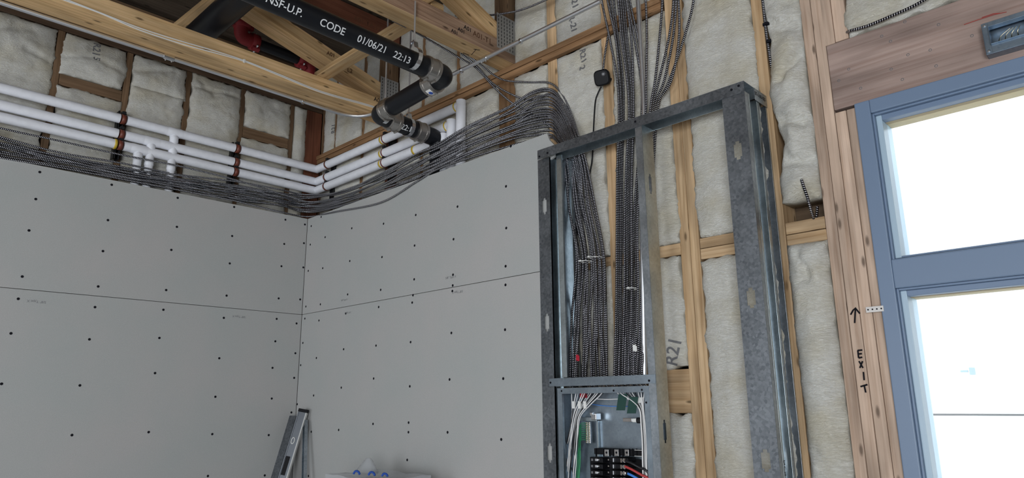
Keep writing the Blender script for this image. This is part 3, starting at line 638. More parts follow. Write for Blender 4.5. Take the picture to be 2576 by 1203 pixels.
# ================================================================ pipes
def clampring(par, c, ax, r, m=RUST, w=.022):
    mb = MB(); mb.lathe(Vector(c)-Vector(ax)*w/2, ax, [(0, r), (0, r+.006), (w, r+.006), (w, r)], 16); return build('pipe_clamp', mb, m, par)
PR = .0325; XP, YP = -.068, .095
PZ = [3.672, 3.562, 3.484]; PN = ['topmost', 'middle', 'lowest']
XE = [1.735, 1.640, 1.560]; YD = [-1.056, -1.203, -1.279]
SY = [-1.398, -.592]; SX = [.095, .86]
for i in range(3):
    z = PZ[i]; t = thing('insulated_pipe', f'{PN[i]} of the three white insulated pipes running round the corner', 'pipe', (0, 0, z), 'white insulated pipes')
    def sleeve(pts, name='pipe_sleeve', r=PR, cap=True):
        mb = MB(); q = []
        for a, b in zip(pts[:-1], pts[1:]):
            a, b = Vector(a), Vector(b); n = max(2, int((b-a).length/.04))
            for k in range(n): q.append(a.lerp(b, k/n))
        q.append(Vector(pts[-1])); rr = [r*(1+.02*noise.noise(p*9)) for p in q]
        mb.tube(q, rr, 20, cap); return build(name, mb, JACKET, t)
    sleeve([(XP, -3.4, z), (XP, SY[0]-.022, z)]); sleeve([(XP, SY[0]+.022, z), (XP, SY[1]-.022, z)])
    # mitred corner: two short lengths cut at forty-five degrees
    for leg in (0, 1):
        mb = MB(); n = 20; vs = []
        e = Vector((XP, SY[1]+.022, z)) if leg == 0 else Vector((SX[0]-.012, YP, z))
        for st in (0, 1):
            for k in range(n):
                a = 2*math.pi*k/n; o_, zz = PR*math.cos(a), PR*math.sin(a)
                if leg == 0: vs.append((XP+o_, e.y if st == 0 else YP-o_, z+zz))
                else: vs.append((e.x if st == 0 else XP-o_, YP+o_, z+zz))
        fs = [[k, (k+1) % n, n+(k+1) % n, n+k] for k in range(n)]
        mb.add(vs, fs, None, 0, True); mb.add(vs[:n], [list(range(n))]); mb.add(vs[n:], [list(range(n))]); build('pipe_sleeve', mb, JACKET, t)
    sleeve([(SX[0]+.012, YP, z), (SX[1]-.012, YP, z)]); sleeve([(SX[1]+.012, YP, z), (XE[i]-.045, YP, z)])
    sleeve([(XE[i]-.036, YP, z), (XE[i]-.004, YP, z)], 'end_sleeve'); sleeve([(XE[i], YP, z+.034), (XE[i], YP, 2.6)], 'drop_sleeve')
    sleeve([(XP, YD[i], z-.01), (XP, YD[i], 2.6)], 'tee_drop', .027)
    for bz in ([.055] if i == 2 else [.05, .16] if i == 1 else [.06, .14, .27]):
        mb = MB(); mb.lathe((XP, YD[i], z-bz-.02), (0, 0, 1), [(0, .026), (.006, .031), (.03, .029), (.045, .032), (.05, .026)], 14); build('taped_joint', mb, JACKET, t)
    mb = MB(); mb.lathe((XP, YD[i]-.055, z), (0, 1, 0), [(0, PR*.99), (.012, PR*1.09), (.05, PR*1.05), (.09, PR*1.10), (.108, PR)], 18); build('taped_joint', mb, JACKET, t)
    clampring(t, (XE[i]-.04, YP, z), (1, 0, 0), PR-.002, YELLOW, .008)
    clampring(t, (SX[0], YP, z), (1, 0, 0), PR-.006, YELLOW, .012); clampring(t, (SX[1], YP, z), (1, 0, 0), PR-.006, YELLOW, .012)
    if i == 2: clampring(t, (XP, SY[0]-.03, z), (0, 1, 0), PR-.003, YELLOW, .016); clampring(t, (1.26, YP, z), (1, 0, 0), PR-.002, YELLOW, .016)
def strut(label, x, y, z0, z1, side):
    t = thing('strut_channel', label, 'strut channel', (x, y, z0), 'black strut channels')
    m = MB(); d = .02
    if side == 'x':
        m.box(DL+.001, DL+.004, y-d, y+d, z0, z1); m.box(DL+.001, XP-PR-.012, y-d, y-d+.003, z0, z1); m.box(DL+.001, XP-PR-.012, y+d-.003, y+d, z0, z1)
        m.box(XP-PR-.015, XP-PR-.012, y-d, y-d+.011, z0, z1); m.box(XP-PR-.015, XP-PR-.012, y+d-.011, y+d, z0, z1)
    else:
        e = YP+PR+.012; m.box(x-d, x+d, DW-.004, DW-.001, z0, z1); m.box(x-d, x-d+.003, e, DW-.001, z0, z1); m.box(x+d-.003, x+d, e, DW-.001, z0, z1)
        m.box(x-d, x-d+.011, e, e+.003, z0, z1); m.box(x+d-.011, x+d, e, e+.003, z0, z1)
    build('channel', m, STRUT, t)
    for z in PZ:
        c = (XP, y, z) if side == 'x' else (x, YP, z); ax = (0, 1, 0) if side == 'x' else (1, 0, 0)
        o = clampring(t, c, ax, PR-.004, RUST, .026 if side == 'x' else .012)
        e = MB(); f = Vector((1, 0, 0)) if side == 'x' else Vector((0, -1, 0)); cc = Vector(c)+Vector((0, 0, PR+.012))
        e.beam(cc-Vector(ax)*.012, cc+Vector(ax)*.012, f*.03, (0, 0, .02)); e.tube([cc-f*.004+Vector(ax)*-.02, cc-f*.004+Vector(ax)*.02], .004, 8); build('clamp_bolt', e, STRUT, o)
    return t
strut('black pipe strut on the side wall with brown clamps, farther from the corner', 0, SY[0], 3.40, 3.745, 'x')
strut('black pipe strut on the side wall with brown clamps, nearer the corner', 0, SY[1], 3.39, 3.735, 'x')
strut('black pipe strut on the back wall right beside the corner elbows', SX[0], 0, 3.38, 3.72, 'y')
strut('black pipe strut on the back wall under the drain elbow', SX[1]+.03, 0, 3.33, 3.69, 'y')
# ---- black roof drain
XD, XR = 1.514, 2.165
dp = thing('drain_pipe', 'black cast iron drain pipe with a white printed code zigzagging down to the wall', 'pipe', (XD, .085, 3.2))
R4 = .0565; ZD = 3.555; YS = -.405
def rod_(pts, r, name, m, par, n=20): mb = MB(); mb.tube(pts, r, n); return build(name, mb, m, par)
YT = YS+.0
rod_([(XR, -4.2, 3.60), (XR, YS-.10, ZD)], R4, 'pipe_length', IRON, dp, 28)
def elbow(a, c, b, name='elbow', r=R4): return rod_(fillet([a, c, b], .085, 10), r*1.03, name, IRON, dp, 24)
elbow((XR, YS-.105, ZD), (XR, YS, ZD), (XR-.105, YS, ZD-.002))
rod_([(XR-.10, YS, ZD-.002), (XD+.10, YS, ZD-.03)], R4, 'pipe_length', IRON, dp, 28)
elbow((XD+.105, YS, ZD-.03), (XD, YS, ZD-.035), (XD, YS+.105, ZD-.04))
rod_([(XD, YS+.10, ZD-.04), (XD, -.03, ZD-.055)], R4, 'pipe_length', IRON, dp, 28)
elbow((XD, -.035, ZD-.055), (XD, .088, ZD-.06), (XD, .088, ZD-.19))
rod_([(XD, .088, ZD-.185), (XD, .088, 2.4)], R4, 'pipe_length', IRON, dp, 28)
def band(c, ax, lab=False):
    ax = Vector(ax); mb = MB(); mb.lathe(Vector(c)-ax*.042, ax, [(0, R4+.001), (0, R4+.008), (.084, R4+.008), (.084, R4+.001)], 28, 0, False); b = build('coupling', mb, BAND, dp)
    for s in (-1, 1):
        k = MB(); k.lathe(Vector(c)+ax*(s*.026)-ax*.006, ax, [(0, R4+.006), (0, R4+.0105), (.012, R4+.0105), (.012, R4+.006)], 28, 0, False)
        sd = Vector((0, 0, -1)).cross(ax).normalized(); q = Vector(c)+ax*(s*.026)+Vector((0, 0, -1))*(R4+.012)
        k.tube([q-sd*.016, q+sd*.016], .007, 8); build('band_clamp', k, BAND, b)
    if lab:
        k = MB(); vc = Vector((.72, -.1, -.55)); vc = (vc-ax*vc.dot(ax)).normalized(); sd = ax.cross(vc)
        ring = [[Vector(c)+ax*u+(vc*math.cos(a)+sd*math.sin(a))*(R4+.0112) for u in (-.02, .02)] for a in (-.4, -.2, 0, .2, .4)]
        k.add([p for rr in ring for p in rr], [[2*i, 2*i+1, 2*i+3, 2*i+2] for i in range(4)]); kk = build('paper_label', k, WHITE, b)
        k = MB(); pc = Vector(c)+vc*(R4+.0115); k.lathe(pc, vc, [(0, .013), (.001, .013)], 12); build('label_print', k, BLUEINK, kk)
    return b
band((XR, YS-.115, ZD+.001), (0, 1, 0)); band((XR-.115, YS, ZD-.003), (1, 0, 0), True); band((XD+.115, YS, ZD-.0305), (1, 0, 0)); band((XD, YS+.115, ZD-.041), (0, 1, 0)); band((XD, -.075, ZD-.053), (0, 1, 0))
vdir = Vector((.80, 0, -.60)); tdir = Vector((.60, 0, .80))
def onpipe(y0, x0=XR, r=R4, zf=None):
    def fn(tx, ty, y0=y0):
        yy = y0+tx; zz = 3.60+(ZD-3.60)*(yy+4.2)/(YS-.10+4.2) if zf is None else zf; a = ty/r
        return Vector((x0, yy, zz))+(vdir*math.cos(a)+tdir*math.sin(a))*(r+.0016)
    return fn
for s, q in (('NSF-U.P.', (715, 22)), ('CODE', (835, 75)), ('01/06/21', (935, 117)), ('22:13', (1010, 152))):
    yq = P(*q, 'x', XR+.04).y; text('printed_code', s, .05, (XR+.04, yq, ZD), (0, 1, 0), tdir, INKW, dp, .0004, onpipe(yq))
text('printed_code', '22:13', .05, (XD+.04, -.2, ZD-.05), (0, 1, 0), tdir, INKW, dp, .0004, onpipe(-.2, XD, R4, ZD-.048))
def hanger(label, x, y, zpipe, ztop, loop=True):
    t = thing('pipe_hanger', label, 'pipe hanger', (x, y, zpipe-.07), 'threaded rod pipe hangers')
    rod_([(x, y, zpipe+.085), (x, y, ztop)], .0052, 'threaded_rod', EMT, t, 8)
    mb = MB(); pts = [(x+(R4+.004)*math.sin(a), y, zpipe+(R4+.004)*math.cos(a)) for a in [math.radians(20+i*20) for i in range(17)]]
    for a, b in zip(pts[:-1], pts[1:]): mb.beam(a, b, (0, .026, 0), (Vector(b)-Vector(a)).normalized().cross(Vector((0, 1, 0)))*.003)
    mb.beam(pts[0], (x+.012, y, zpipe+.095), (0, .026, 0), (.003, 0, 0)); mb.beam(pts[-1], (x-.012, y, zpipe+.095), (0, .026, 0), (.003, 0, 0)); mb.box(x-.014, x+.014, y-.013, y+.013, zpipe+.093, zpipe+.097)
    build('hanger_loop', mb, EMT2, t)
    mb = MB(); mb.lathe((x, y, zpipe+.097), (0, 0, 1), [(0, .010), (.010, .010)], 6, 0, False); build('nut', mb, EMT2, t)
    return t
hanger('threaded rod hanger dropping from the second truss to the top drain length', XR+.036, -.66, 3.556, 3.90)
hanger('threaded rod hanger holding the drain elbow by the first truss', XD+.03, YS+.03, ZD-.03, 4.44)
hanger('long threaded rod hanger holding the lowest drain length near the wall', XD, -.165, ZD-.05, 4.44)
# ---- big pipe above the trusses
bp = MB(); bp.tube([(.58, -1.215, 4.10), (1.62, -1.215, 4.10)], .083, 32); bpo = tag(build('duct_pipe', bp, IRON), 'thick black pipe lying across above the first truss', 'pipe')
mb = MB(); mb.lathe((1.56, -1.215, 4.10), (1, 0, 0), [(0, .084), (0, .098), (.07, .098), (.07, .084)], 28); build('coupling', mb, REDP, bpo)
# ---- sprinkler branch
sp = thing('sprinkler_pipe', 'black sprinkler pipe with red grooved fittings above the first truss', 'pipe', (.5, -.6, 4.2))
A, B = P(640, 107, 'x', .5), P(757, 152, 'x', .5); rod_([A, B], .038, 'pipe_length', IRON, sp, 20)
ups = fillet([A+(A-B).normalized()*-.02, A+(A-B).normalized()*.10, P(606, 62, 'x', .52)], .09, 8); rod_(ups, .047, 'elbow', REDP, sp, 20)
rod_(fillet([P(606, 60, 'x', .52), P(606, 38, 'x', .54), P(640, 0, 'x', .62)], .06, 6), .045, 'riser', REDP, sp, 18)
dB = (B-A).normalized(); rod_(fillet([B, B+dB*.07, B+dB*.07+Vector((-.02, .02, -.11))], .07, 6), .046, 'elbow', REDP, sp, 20)
def coup(c, ax):
    ax = Vector(ax).normalized(); mb = MB(); mb.lathe(Vector(c)-ax*.028, ax, [(0, .046), (.004, .060), (.052, .060), (.056, .046)], 20); o = build('coupling', mb, REDP, sp)
    s = ax.cross(Vector((.6, 0, .3))).normalized()
    for k in (-1, 1):
        b = MB(); q = Vector(c)+s*k*.068; b.beam(q-s*.014, q+s*.014, ax*.05, s.cross(ax)*.03); build('coupling_ear', b, REDP, o)
        b = MB(); dd = s.cross(ax); b.tube([q-dd*.035, q+dd*.035], .008, 8); build('bolt', b, CHROME, o)
coup(A, dB); coup(P(609, 62, 'x', .52), Vector(P(609, 62, 'x', .52))-Vector(P(609, 75, 'x', .52))); coup(P(606, 40, 'x', .54), (0, .2, 1)); coup(B, dB)
# ---- conduits
def conduit(label, pts, rad, r, name='conduit', coups=(), straps=(), m=EMT):
    path = fillet(pts, rad, 10); t = thing(name, label, 'conduit', path[0]); mb = MB(); mb.tube(path, r, 14); build('tube', mb, m, t)
    for c, ax in coups:
        mb = MB(); ax = Vector(ax); mb.lathe(Vector(c)-ax*.03, ax, [(0, r), (0, r+.004), (.06, r+.004), (.06, r)], 14, 0, False); o = build('coupling', mb, EMT2, t)
        for s in (-.018, .018):
            q = Vector(c)+ax*s; b = MB(); b.tube([q, q+Vector((.0, 0, -1))*(r+.013)], .004, 6); build('set_screw', b, EMT2, o)
    for c, ax in straps:
        mb = MB(); ax = Vector(ax); mb.lathe(Vector(c)-ax*.008, ax, [(0, r), (0, r+.0025), (.016, r+.0025), (.016, r)], 14, 0, False); mb.box(c[0]-.009, c[0]+.009, c[1]-.009, c[1]+.009, c[2]-r-.006, c[2]-r+.001) ; build('strap', mb, EMT2, t)
    return t
EX, EZ = .770, ZPT-.016
yq = lambda q: P(*q, 'z', EZ).y
conduit('long bright conduit along the first truss that bends and runs on below the second truss', [(EX-.02, -4.2, EZ), (EX, yq((600, 205)), EZ), (EX, -.05, EZ), (3.0, -.05, EZ)], .22, .0125,
        coups=[((EX-.004, yq((422, 147)), EZ), (0, 1, 0)), ((P(1220, 150, 'z', EZ).x, -.05, EZ), (1, 0, 0))], straps=[((EX, yq((767, 252)), EZ), (0, 1, 0)), ((2.42, -.05, EZ), (1, 0, 0)), ((P(1162, 177, 'z', EZ).x, -.05, EZ), (1, 0, 0))])
conduit('thick grey conduit dropping upright among the armoured ceiling cables', [P(1604, -30, 'y', .12), P(1609, 60, 'y', .12), P(1617, 200, 'y', .11), P(1622, 300, 'y', .09), P(1616, 560, 'y', .09), P(1622, 960, 'y', .08)], .3, .0135)
# ================================================================ armoured cables
MCR = .0064
def cable(pts, label, group=None, r=MCR, m=None, name='armoured_cable', cat='cable', n=7, step=.022, sm=True):
    path = catmull(pts, step) if sm else pts
    mb = MB(); mb.tube(path, r, n); return tag(build(name, mb, m or ARMOUR), label, cat, group)
rc = random.Random(11)
ENV = [(-70,316,380),(0,345,394),(150,385,421),(300,411,449),(450,433,478),(600,459,501),(700,478,516),(775,492,534),(850,484,524),(950,446,498),(1050,390,457),(1110,362,430),(1180,322,395),(1280,272,356),(1340,242,345)]
def at(X, Y):
    if X < 740: return P(X, Y, 'x', -.018)
    if X < 800: q = P(X, Y, 'y', .004); return q
    if X < 1100: return P(X, Y, 'y', .024)
    return P(X, Y, 'y', .03+(X-1100)*.00042)
S7 = [224, 229, 241, 249, 257, 264, 273, 280, 286, 291, 297, 304, 311, 319, 328, 338]
GLB = 'armoured cables running along both walls to the panel'; N = len(S7)
def down(s, rank, k, total):
    "from the stud over the steel header and down to the panel; rank 0 is the topmost cable on the stud"
    f = 1-rank/(total-1); Xh = 1412+44*f+rc.uniform(-2, 2); yh = 372-.40*(Xh-1412)
    dep = .10+rc.uniform(-.025, .03); Xe = 1440+85*f+rc.uniform(-5, 5); Xm = 1450+70*f+rc.uniform(-9, 9)
    end = P(Xe, 950, 'y', .03+rc.uniform(0, .07)); end.z = 1.824
    return [P(1383, s, 'y', .172), P(1383+(Xh-1383)*.42, s+(yh-s)*.20, 'y', .162), P(1383+(Xh-1383)*.75, s+(yh-s)*.58, 'y', .14), P(Xh, yh, 'y', dep), P(Xh+10+8*f, yh+62, 'y', dep),
            P(Xh*.55+Xm*.45+rc.uniform(-4, 4)+8*f, 520, 'y', dep+rc.uniform(-.02, .02)), P(Xm, 650, 'y', dep+rc.uniform(-.02, .02)), P((Xm+Xe)/2+rc.uniform(-5, 5), 800, 'y', .07), Vector((end.x, end.y, end.z+.06)), end]
for k in range(N):
    t0 = k/(N-1); pts = []; off = rc.uniform(-.25, .25)
    for (X, a, b) in ENV:
        off = .6*off+rc.uniform(-.22, .22)*(1 if X < 1000 else .45); pull = 1 if X < 1200 else max(0, (1382-X)/182)
        t = t0+off*pull; t = min(1.02, max(-.02, t if X > 700 else t*.9+.05+.25*math.sin(k*2.1+X*.004)*.5))
        if X == 1340: y = .7*S7[k]+.3*(a+(b-a)*t)+3
        else: y = a+(b-a)*t
        q = at(X, y); jit = rc.uniform(-.034, .010)
        pts.append(q+(Vector((jit, 0, 0)) if X < 740 else Vector((0, -abs(jit)*.55, 0))))
    pts = [pts[0]+Vector((0, -1.3, 0))]+pts+down(S7[k], k, k, N)
    cable(pts, f'armoured cable {ORD[k]} from the top where the side wall bundle bends over the orange stud', GLB)
# two strays of the same run
cable([P(-70, 300, 'x', -.01)+Vector((0, -1.3, .04)), P(-70, 300, 'x', -.01), P(0, 322, 'x', -.01), P(160, 357, 'x', -.01), P(312, 391, 'x', -.01), P(450, 418, 'x', -.008), P(600, 455, 'x', -.006), P(720, 492, 'x', -.004), P(790, 508, 'y', .0), P(900, 480, 'y', .008), P(1050, 408, 'y', .012), P(1180, 346, 'y', .04), P(1290, 300, 'y', .11), P(1350, 290, 'y', .155)]+down(294, 9.5, 0, N),
      'stray armoured cable lying highest above the bundle along the side wall', GLB)
cable([P(-70, 383, 'x', .002)+Vector((0, -1.3, .01)), P(-70, 383, 'x', .002), P(150, 421, 'x', .002), P(450, 478, 'x', .002), P(580, 503, 'x', .004), P(700, 532, 'x', .009), P(775, 545, 'y', -.012), P(850, 532, 'y', -.012), P(960, 509, 'y', -.012), P(1050, 456, 'y', -.010), P(1110, 422, 'y', -.004), P(1250, 377, 'y', .03), P(1340, 352, 'y', .12)]+down(345, 15.2, 0, N),
      'lowest armoured cable, sagging onto the face of the back wall drywall near the corner', GLB)
# three that come in under the second truss
cable([P(985, 50, 'y', -.60), P(1054, 86, 'y', -.36), P(1152, 143, 'y', -.10), P(1199, 172, 'y', .0), P(1245, 222, 'y', .07), P(1292, 262, 'y', .11), P(1335, 285, 'y', .145)]+down(317, 13.2, 0, N), 'armoured cable slanting from behind the second truss and crossing the bundle', 'armoured cables from the second truss')
cable([P(1160, 134, 'y', -.14), P(1199, 166, 'y', -.03), P(1240, 210, 'y', .06), P(1288, 238, 'y', .12), P(1330, 252, 'y', .15), P(1360, 246, 'y', .165)]+down(236, 1.5, 0, N), 'armoured cable from the second truss making the lower of two loose sags above the bundle', 'armoured cables from the second truss')
cable([P(1166, 131, 'y', -.14), P(1206, 160, 'y', -.03), P(1244, 190, 'y', .06), P(1275, 203, 'y', .12), P(1330, 207, 'y', .155)]+down(209, -.4, 0, N), 'topmost armoured cable over the orange stud, coming from the second truss', 'armoured cables from the second truss')
# the drop from the ceiling
CL = [(995,1045,1090,1100,1552,1546),(1030,1080,1105,1112,1556,1551),(1048,1085,1110,1120,1561,1557),(1068,1095,1125,1128,1565,1560),(1095,1115,1150,1160,1571,1566),(1108,1125,1155,1168,1576,1572),(1120,1140,1170,1175,1580,1577),
      (1133,1150,1178,1183,1585,1581),(1145,1175,1185,1188,1589,1586),(1150,1195,1235,1238,1594,1590),(1165,1215,1250,1254,1598,1594),(1262,1269,1264,1262,1603,1599),(1362,1345,1318,1290,1616,1602),(1430,1400,1340,1303,1620,1606),(1445,1425,1372,1314,1622,1610),(1460,1462,1415,1326,1625,1615),(1552,1490,1402,1338,1629,1620)]
for k, (a, b, c, d, m_, e) in enumerate(CL):
    cv = lambda v: 1100+v/2.406
    yh = 313-.36*(cv(d)-1555)-8; dep = .08+.05*((k*5) % 4)/3+.002*k if k < 11 else .07+.014*(k-11)
    end = P(e, 950, 'y', .03+.075*((k*3) % 5)/4); end.z = 1.824
    ta = P(cv(a)-6, -70, 'y', dep+.01); ta2 = ta+Vector((-.02, .01, .22))
    pts = [ta2, ta, P(cv(a), 0, 'y', dep), P(cv(b), 100, 'y', dep), P(cv(c), 205, 'y', dep), P(cv(d), yh, 'y', dep), P(cv(d)*.6+m_*.4-2, 420, 'y', dep), P(m_, 564, 'y', dep), P(m_+rc.uniform(-3, 3), 700, 'y', dep), P((m_+e)/2, 830, 'y', dep*.9), Vector((end.x, end.y, end.z+.06)), end]
    cable(pts, f'armoured cable dropping from the ceiling to the panel, {ORD[k]} from the drywall side up there', 'armoured cables dropping from the ceiling')
cable([P(1146, 40, 'y', .02), P(1200, 40.5, 'y', .02), P(1260, 35, 'y', .03), P(1320, 22, 'y', .06), P(1400, -12, 'y', .10)], 'loose armoured cable end above the second truss plate')
e1 = cable([P(1914, -40, 'y', .182), P(1921, 25, 'y', .180), P(1927, 80, 'y', .181), P(1934, 125, 'y', .182), P(1940, 165, 'y', .186), P(1945, 185, 'y', .21)], 'armoured cable stapled to the tall pale stud beside the far steel post')
for q in ((1926, 60), (1935, 103)):
    c = P(*q, 'y', .176); mb = MB(); mb.box(c.x-.013, c.x+.013, c.y-.004, DW, c.z-.006, c.z+.006); build('staple', mb, INK, e1)
cable([P(2016, 452, 'y', .13), P(2022, 470, 'y', .125), P(2031, 496, 'y', .13), P(2040, 528, 'y', .16), P(2048, 553, 'y', .20), P(2049, 560, 'y', .24)], 'short armoured cable hanging out of the folded insulation end', m=ARMOUR)
cable([P(2056, 519, 'y', .21), P(2055, 535, 'y', .215), P(2053, 556, 'y', .22)], 'dark armoured cable deep in the gap behind the hanging cable')
cable([P(2128, 83, 'y', .21), P(2140, 77, 'y', .165), P(2180, 66, 'y', .160), P(2240, 41, 'y', .158), P(2300, 14, 'y', .16), P(2360, -22, 'y', .165)], 'armoured cable curving up from a hole beside the cripple studs, above the header beam')
for k, dz in enumerate((0, 5)):
    pts = [P(150, -8+dz*.8, 'x', .945), P(250, 31+dz*.3, 'x', .945), P(350, 70+dz, 'x', .945), P(454, 103+dz*1.3, 'x', .945), P(540, 128+dz, 'x', .945), P(614, 152+dz*.5, 'x', .945), P(700, 186+dz*.6, 'x', .945), P(809, 230+dz*.6, 'x', .945), P(934, 266+dz*.6, 'x', .945), P(972, 283+dz*.6, 'x', .945), P(990, 292+dz, 'y', .10), P(1004, 300+dz, 'y', .14), P(1010, 303+dz, 'y', .20)]
    wc = cable(pts, ('upper' if k == 0 else 'lower')+' of two thin white cables stapled along the first roof truss', 'thin white cables on the first truss', .0035, WHITE, 'white_cable')
    if k == 0:
        c = P(614, 153, 'x', .944); mb = MB(); mb.box(.9435, .951, c.y-.006, c.y+.006, c.z-.014, c.z+.008); build('staple', mb, WHITE, wc)
# ties and tags on the cables
def tie(q, wd_, label, dep, m=WHITE):
    c = P(*q, 'y', dep); d = P(q[0]+wd_, q[1]-1, 'y', dep); mb = MB()
    for s in (-1, 1): mb.tube([(c.x, c.y+s*.034, c.z), (d.x, d.y+s*.034, d.z)], .0022, 6)
    mb.tube(fillet([(c.x, c.y-.034, c.z), (c.x-.012, c.y, c.z), (c.x, c.y+.034, c.z)], .02, 4), .0022, 6); mb.tube(fillet([(d.x, d.y-.034, d.z), (d.x+.012, d.y, d.z), (d.x, d.y+.034, d.z)], .02, 4), .0022, 6)
    mb.box(c.x+.008, c.x+.015, c.y-.038, c.y-.030, c.z-.004, c.z+.004); return tag(build('cable_tie', mb, m), label, 'cable tie', 'cable ties')
tie((1487, 649), 26, 'pale cable tie around four armoured cables crossing the wood block', .085); tie((1466, 659), 18, 'pale cable tie on the cables nearest the drywall, just below the first', .085)
tie((1586, 727), 12, 'pale cable tie low on the cables dropping from the ceiling', .085)
def flag(q, wd_, ht, label, m, dep=.02):
    c = P(*q, 'y', dep); mb = MB(); s = .0032
    mb.box(c.x, c.x+wd_*s, c.y-.0012, c.y, c.z-ht*s, c.z); mb.box(c.x+wd_*s*.8, c.x+wd_*s*1.5, c.y-.004, c.y-.003, c.z-ht*s*1.1, c.z-ht*s*.2); return tag(build('tape_flag', mb, m), label, 'tape flag')
flag((1592, 868), 5, 9, 'white paper flag on the cables just above the grey cross piece', WHITE); flag((1449, 893), 5, 9, 'red tape flag on the cables nearest the drywall, above the cross piece', REDT)
# ================================================================ electrical panel
PF = -.028
xl, xr2 = P(1404, 1060, 'y', PF).x, P(1640, 1060, 'y', PF).x; zt = P(1520, 974, 'y', PF).z; zb = 1.02; PB = .108
pn = thing('electrical_panel', 'open grey electrical panel under the steel cross piece', 'electrical panel', ((xl+xr2)/2, .04, zb))
mb = MB(); g = .0016
mb.box(xl, xr2, PB, PB+g, zb, zt); mb.box(xl, xl+g, PF, PB, zb, zt); mb.box(xr2-g, xr2, PF, PB, zb, zt); mb.box(xl, xr2, PF, PB, zt-g, zt); mb.box(xl, xr2, PF, PB, zb, zb+g)
build('enclosure', mb, PANELG, pn)
mb = MB(); xo, xi2 = P(1416, 1060, 'y', PF).x, P(1624, 1060, 'y', PF).x; zi = P(1520, 989, 'y', PF).z
mb.box(xl, xo, PF-.001, PF+.001, zb, zt); mb.box(xi2, xr2, PF-.001, PF+.001, zb, zt); mb.box(xo, xi2, PF-.001, PF+.001, zi, zt); mb.box(xi2, xi2+.0012, PF, PF+.012, zb, zi); mb.box(xo-.0012, xo, PF, PF+.012, zb, zi)
rim = build('front_rim', mb, PANELG, pn)
for q in ((1413, 984), (1544, 983), (1615, 981), (1626, 1013)):
    c = P(*q, 'y', PF); mb = MB(); mb.lathe((c.x, PF-.0008, c.z), (0, -1, 0), [(0, .005), (.001, .005)], 10); build('screw_hole', mb, INK, rim)
D = PB-.002
def bx(q0, q1, y0, y1, name, m, par=pn, bev=0):
    a, b = P(*q0, 'y', y0), P(*q1, 'y', y0); mb = MB(); mb.box(min(a.x, b.x), max(a.x, b.x), y0, y1, min(a.z, b.z), max(a.z, b.z)); return build(name, mb, m, par, bev)
bx((1500, 1060), (1507, 1150), .09, D, 'guide_rail', STEEL_LT); bx((1510, 1062), (1512, 1128), .10, D, 'guide_rail', STEEL)
bx((1453, 1050), (1500, 1060), .075, .079, 'ground_bracket', STEEL_LT, pn, .001)
lg = bx((1486, 1040), (1500, 1057), .05, .09, 'ground_lug', EMT2, pn, .003)
c = P(1491, 1042, 'y', .05); mb = MB(); mb.lathe((c.x, .05, c.z), (0, -1, 0), [(0, .010), (.012, .010), (.014, .007)], 6, 0, False); build('lug_screw', mb, CHROME, lg)
gb = bx((1472, 1062), (1486, 1116), .07, .085, 'ground_bar', EMT2, pn, .001)
for k in range(12):
    for j in (1475.5, 1482):
        c = P(j, 1064.5+k*4.4, 'y', .07); mb = MB(); mb.lathe((c.x, .0705, c.z), (0, -1, 0), [(0, .0038), (.003, .0038), (.0036, .002)], 8); build('terminal_screw', mb, COPPER, gb)
cl_ = bx((1566, 1052), (1590, 1062), .06, .066, 'cable_lug', EMT2, pn, .002); bx((1589, 1053), (1605, 1063), .052, .074, 'lug_band', WHITE, cl_, .004)
c0, c1 = P(1604, 1058, 'y', .063), P(1640, 1059, 'y', .063); c1.x = xr2-.003; mb = MB(); mb.tube([c0, c1], .014, 12); build('lug_cable', mb, WIREK, cl_)
bb = bx((1494, 1128), (1624, 1150), .045, D, 'terminal_block', BLACK, pn, .003)
mb = MB()
for X in (1498, 1517, 1533, 1541, 1557, 1565, 1582, 1590, 1600): a = P(X, 1129, 'y', .04); b = P(X+2.2, 1149, 'y', .04); mb.box(a.x, b.x, .038, .046, b.z, a.z)
build('block_ribs', mb, BLACK, bb)
for X in (1520, 1545, 1571):
    pd = bx((X, 1131), (X+11, 1148), .036, .046, 'terminal_pad', EMT2, bb, .001); c = P(X+5.5, 1139, 'y', .036); mb = MB(); mb.lathe((c.x, .0365, c.z), (0, -1, 0), [(0, .0055), (.001, .0055)], 10); build('pad_hole', mb, INK, pd)
bx((1596, 1132), (1616, 1134), .036, .046, 'block_label', WHITE, bb); bx((1596, 1147), (1616, 1149), .036, .046, 'block_label', WHITE, bb)
bx((1484, 1150), (1626, 1330), .085, D, 'breaker_backplate', BLACK)
for k in range(6):
    y0_ = 1150+k*16; b = bx((1485, y0_+.6), (1516, y0_+15), .03, .085, 'breaker', BLACK, pn, .003)
    bx((1496, y0_+4), (1503, y0_+11), .018, .031, 'toggle', EMT, b, .002); bx((1499, y0_+5.5), (1505, y0_+9), .022, .031, 'toggle_tip', WHITE, b, .001)
    bx((1487, y0_+4), (1492, y0_+10), .029, .031, 'breaker_print', INKG, b)
    if k < 6:
        b = bx((1534, y0_+.6), (1580, y0_+15), .02, .085, 'breaker', BLACK, pn, .003)
        bx((1541, y0_+3), (1544, y0_+13), .012, .021, 'toggle', EMT, b, .001)
        for X in (1563, 1570):
            c = P(X, y0_+9, 'y', .018); mb = MB(); mb.lathe((c.x, .0205, c.z), (0, -1, 0), [(0, .0105), (.003, .0105), (.004, .006)], 10) if X == 1570 else mb.box(c.x-.004, c.x+.004, .017, .021, c.z-.009, c.z+.009); build('terminal_screw', mb, CHROME, b)
        bx((1529, y0_+5), (1532, y0_+9), .05, .07, 'screw_post', CHROME, pn)
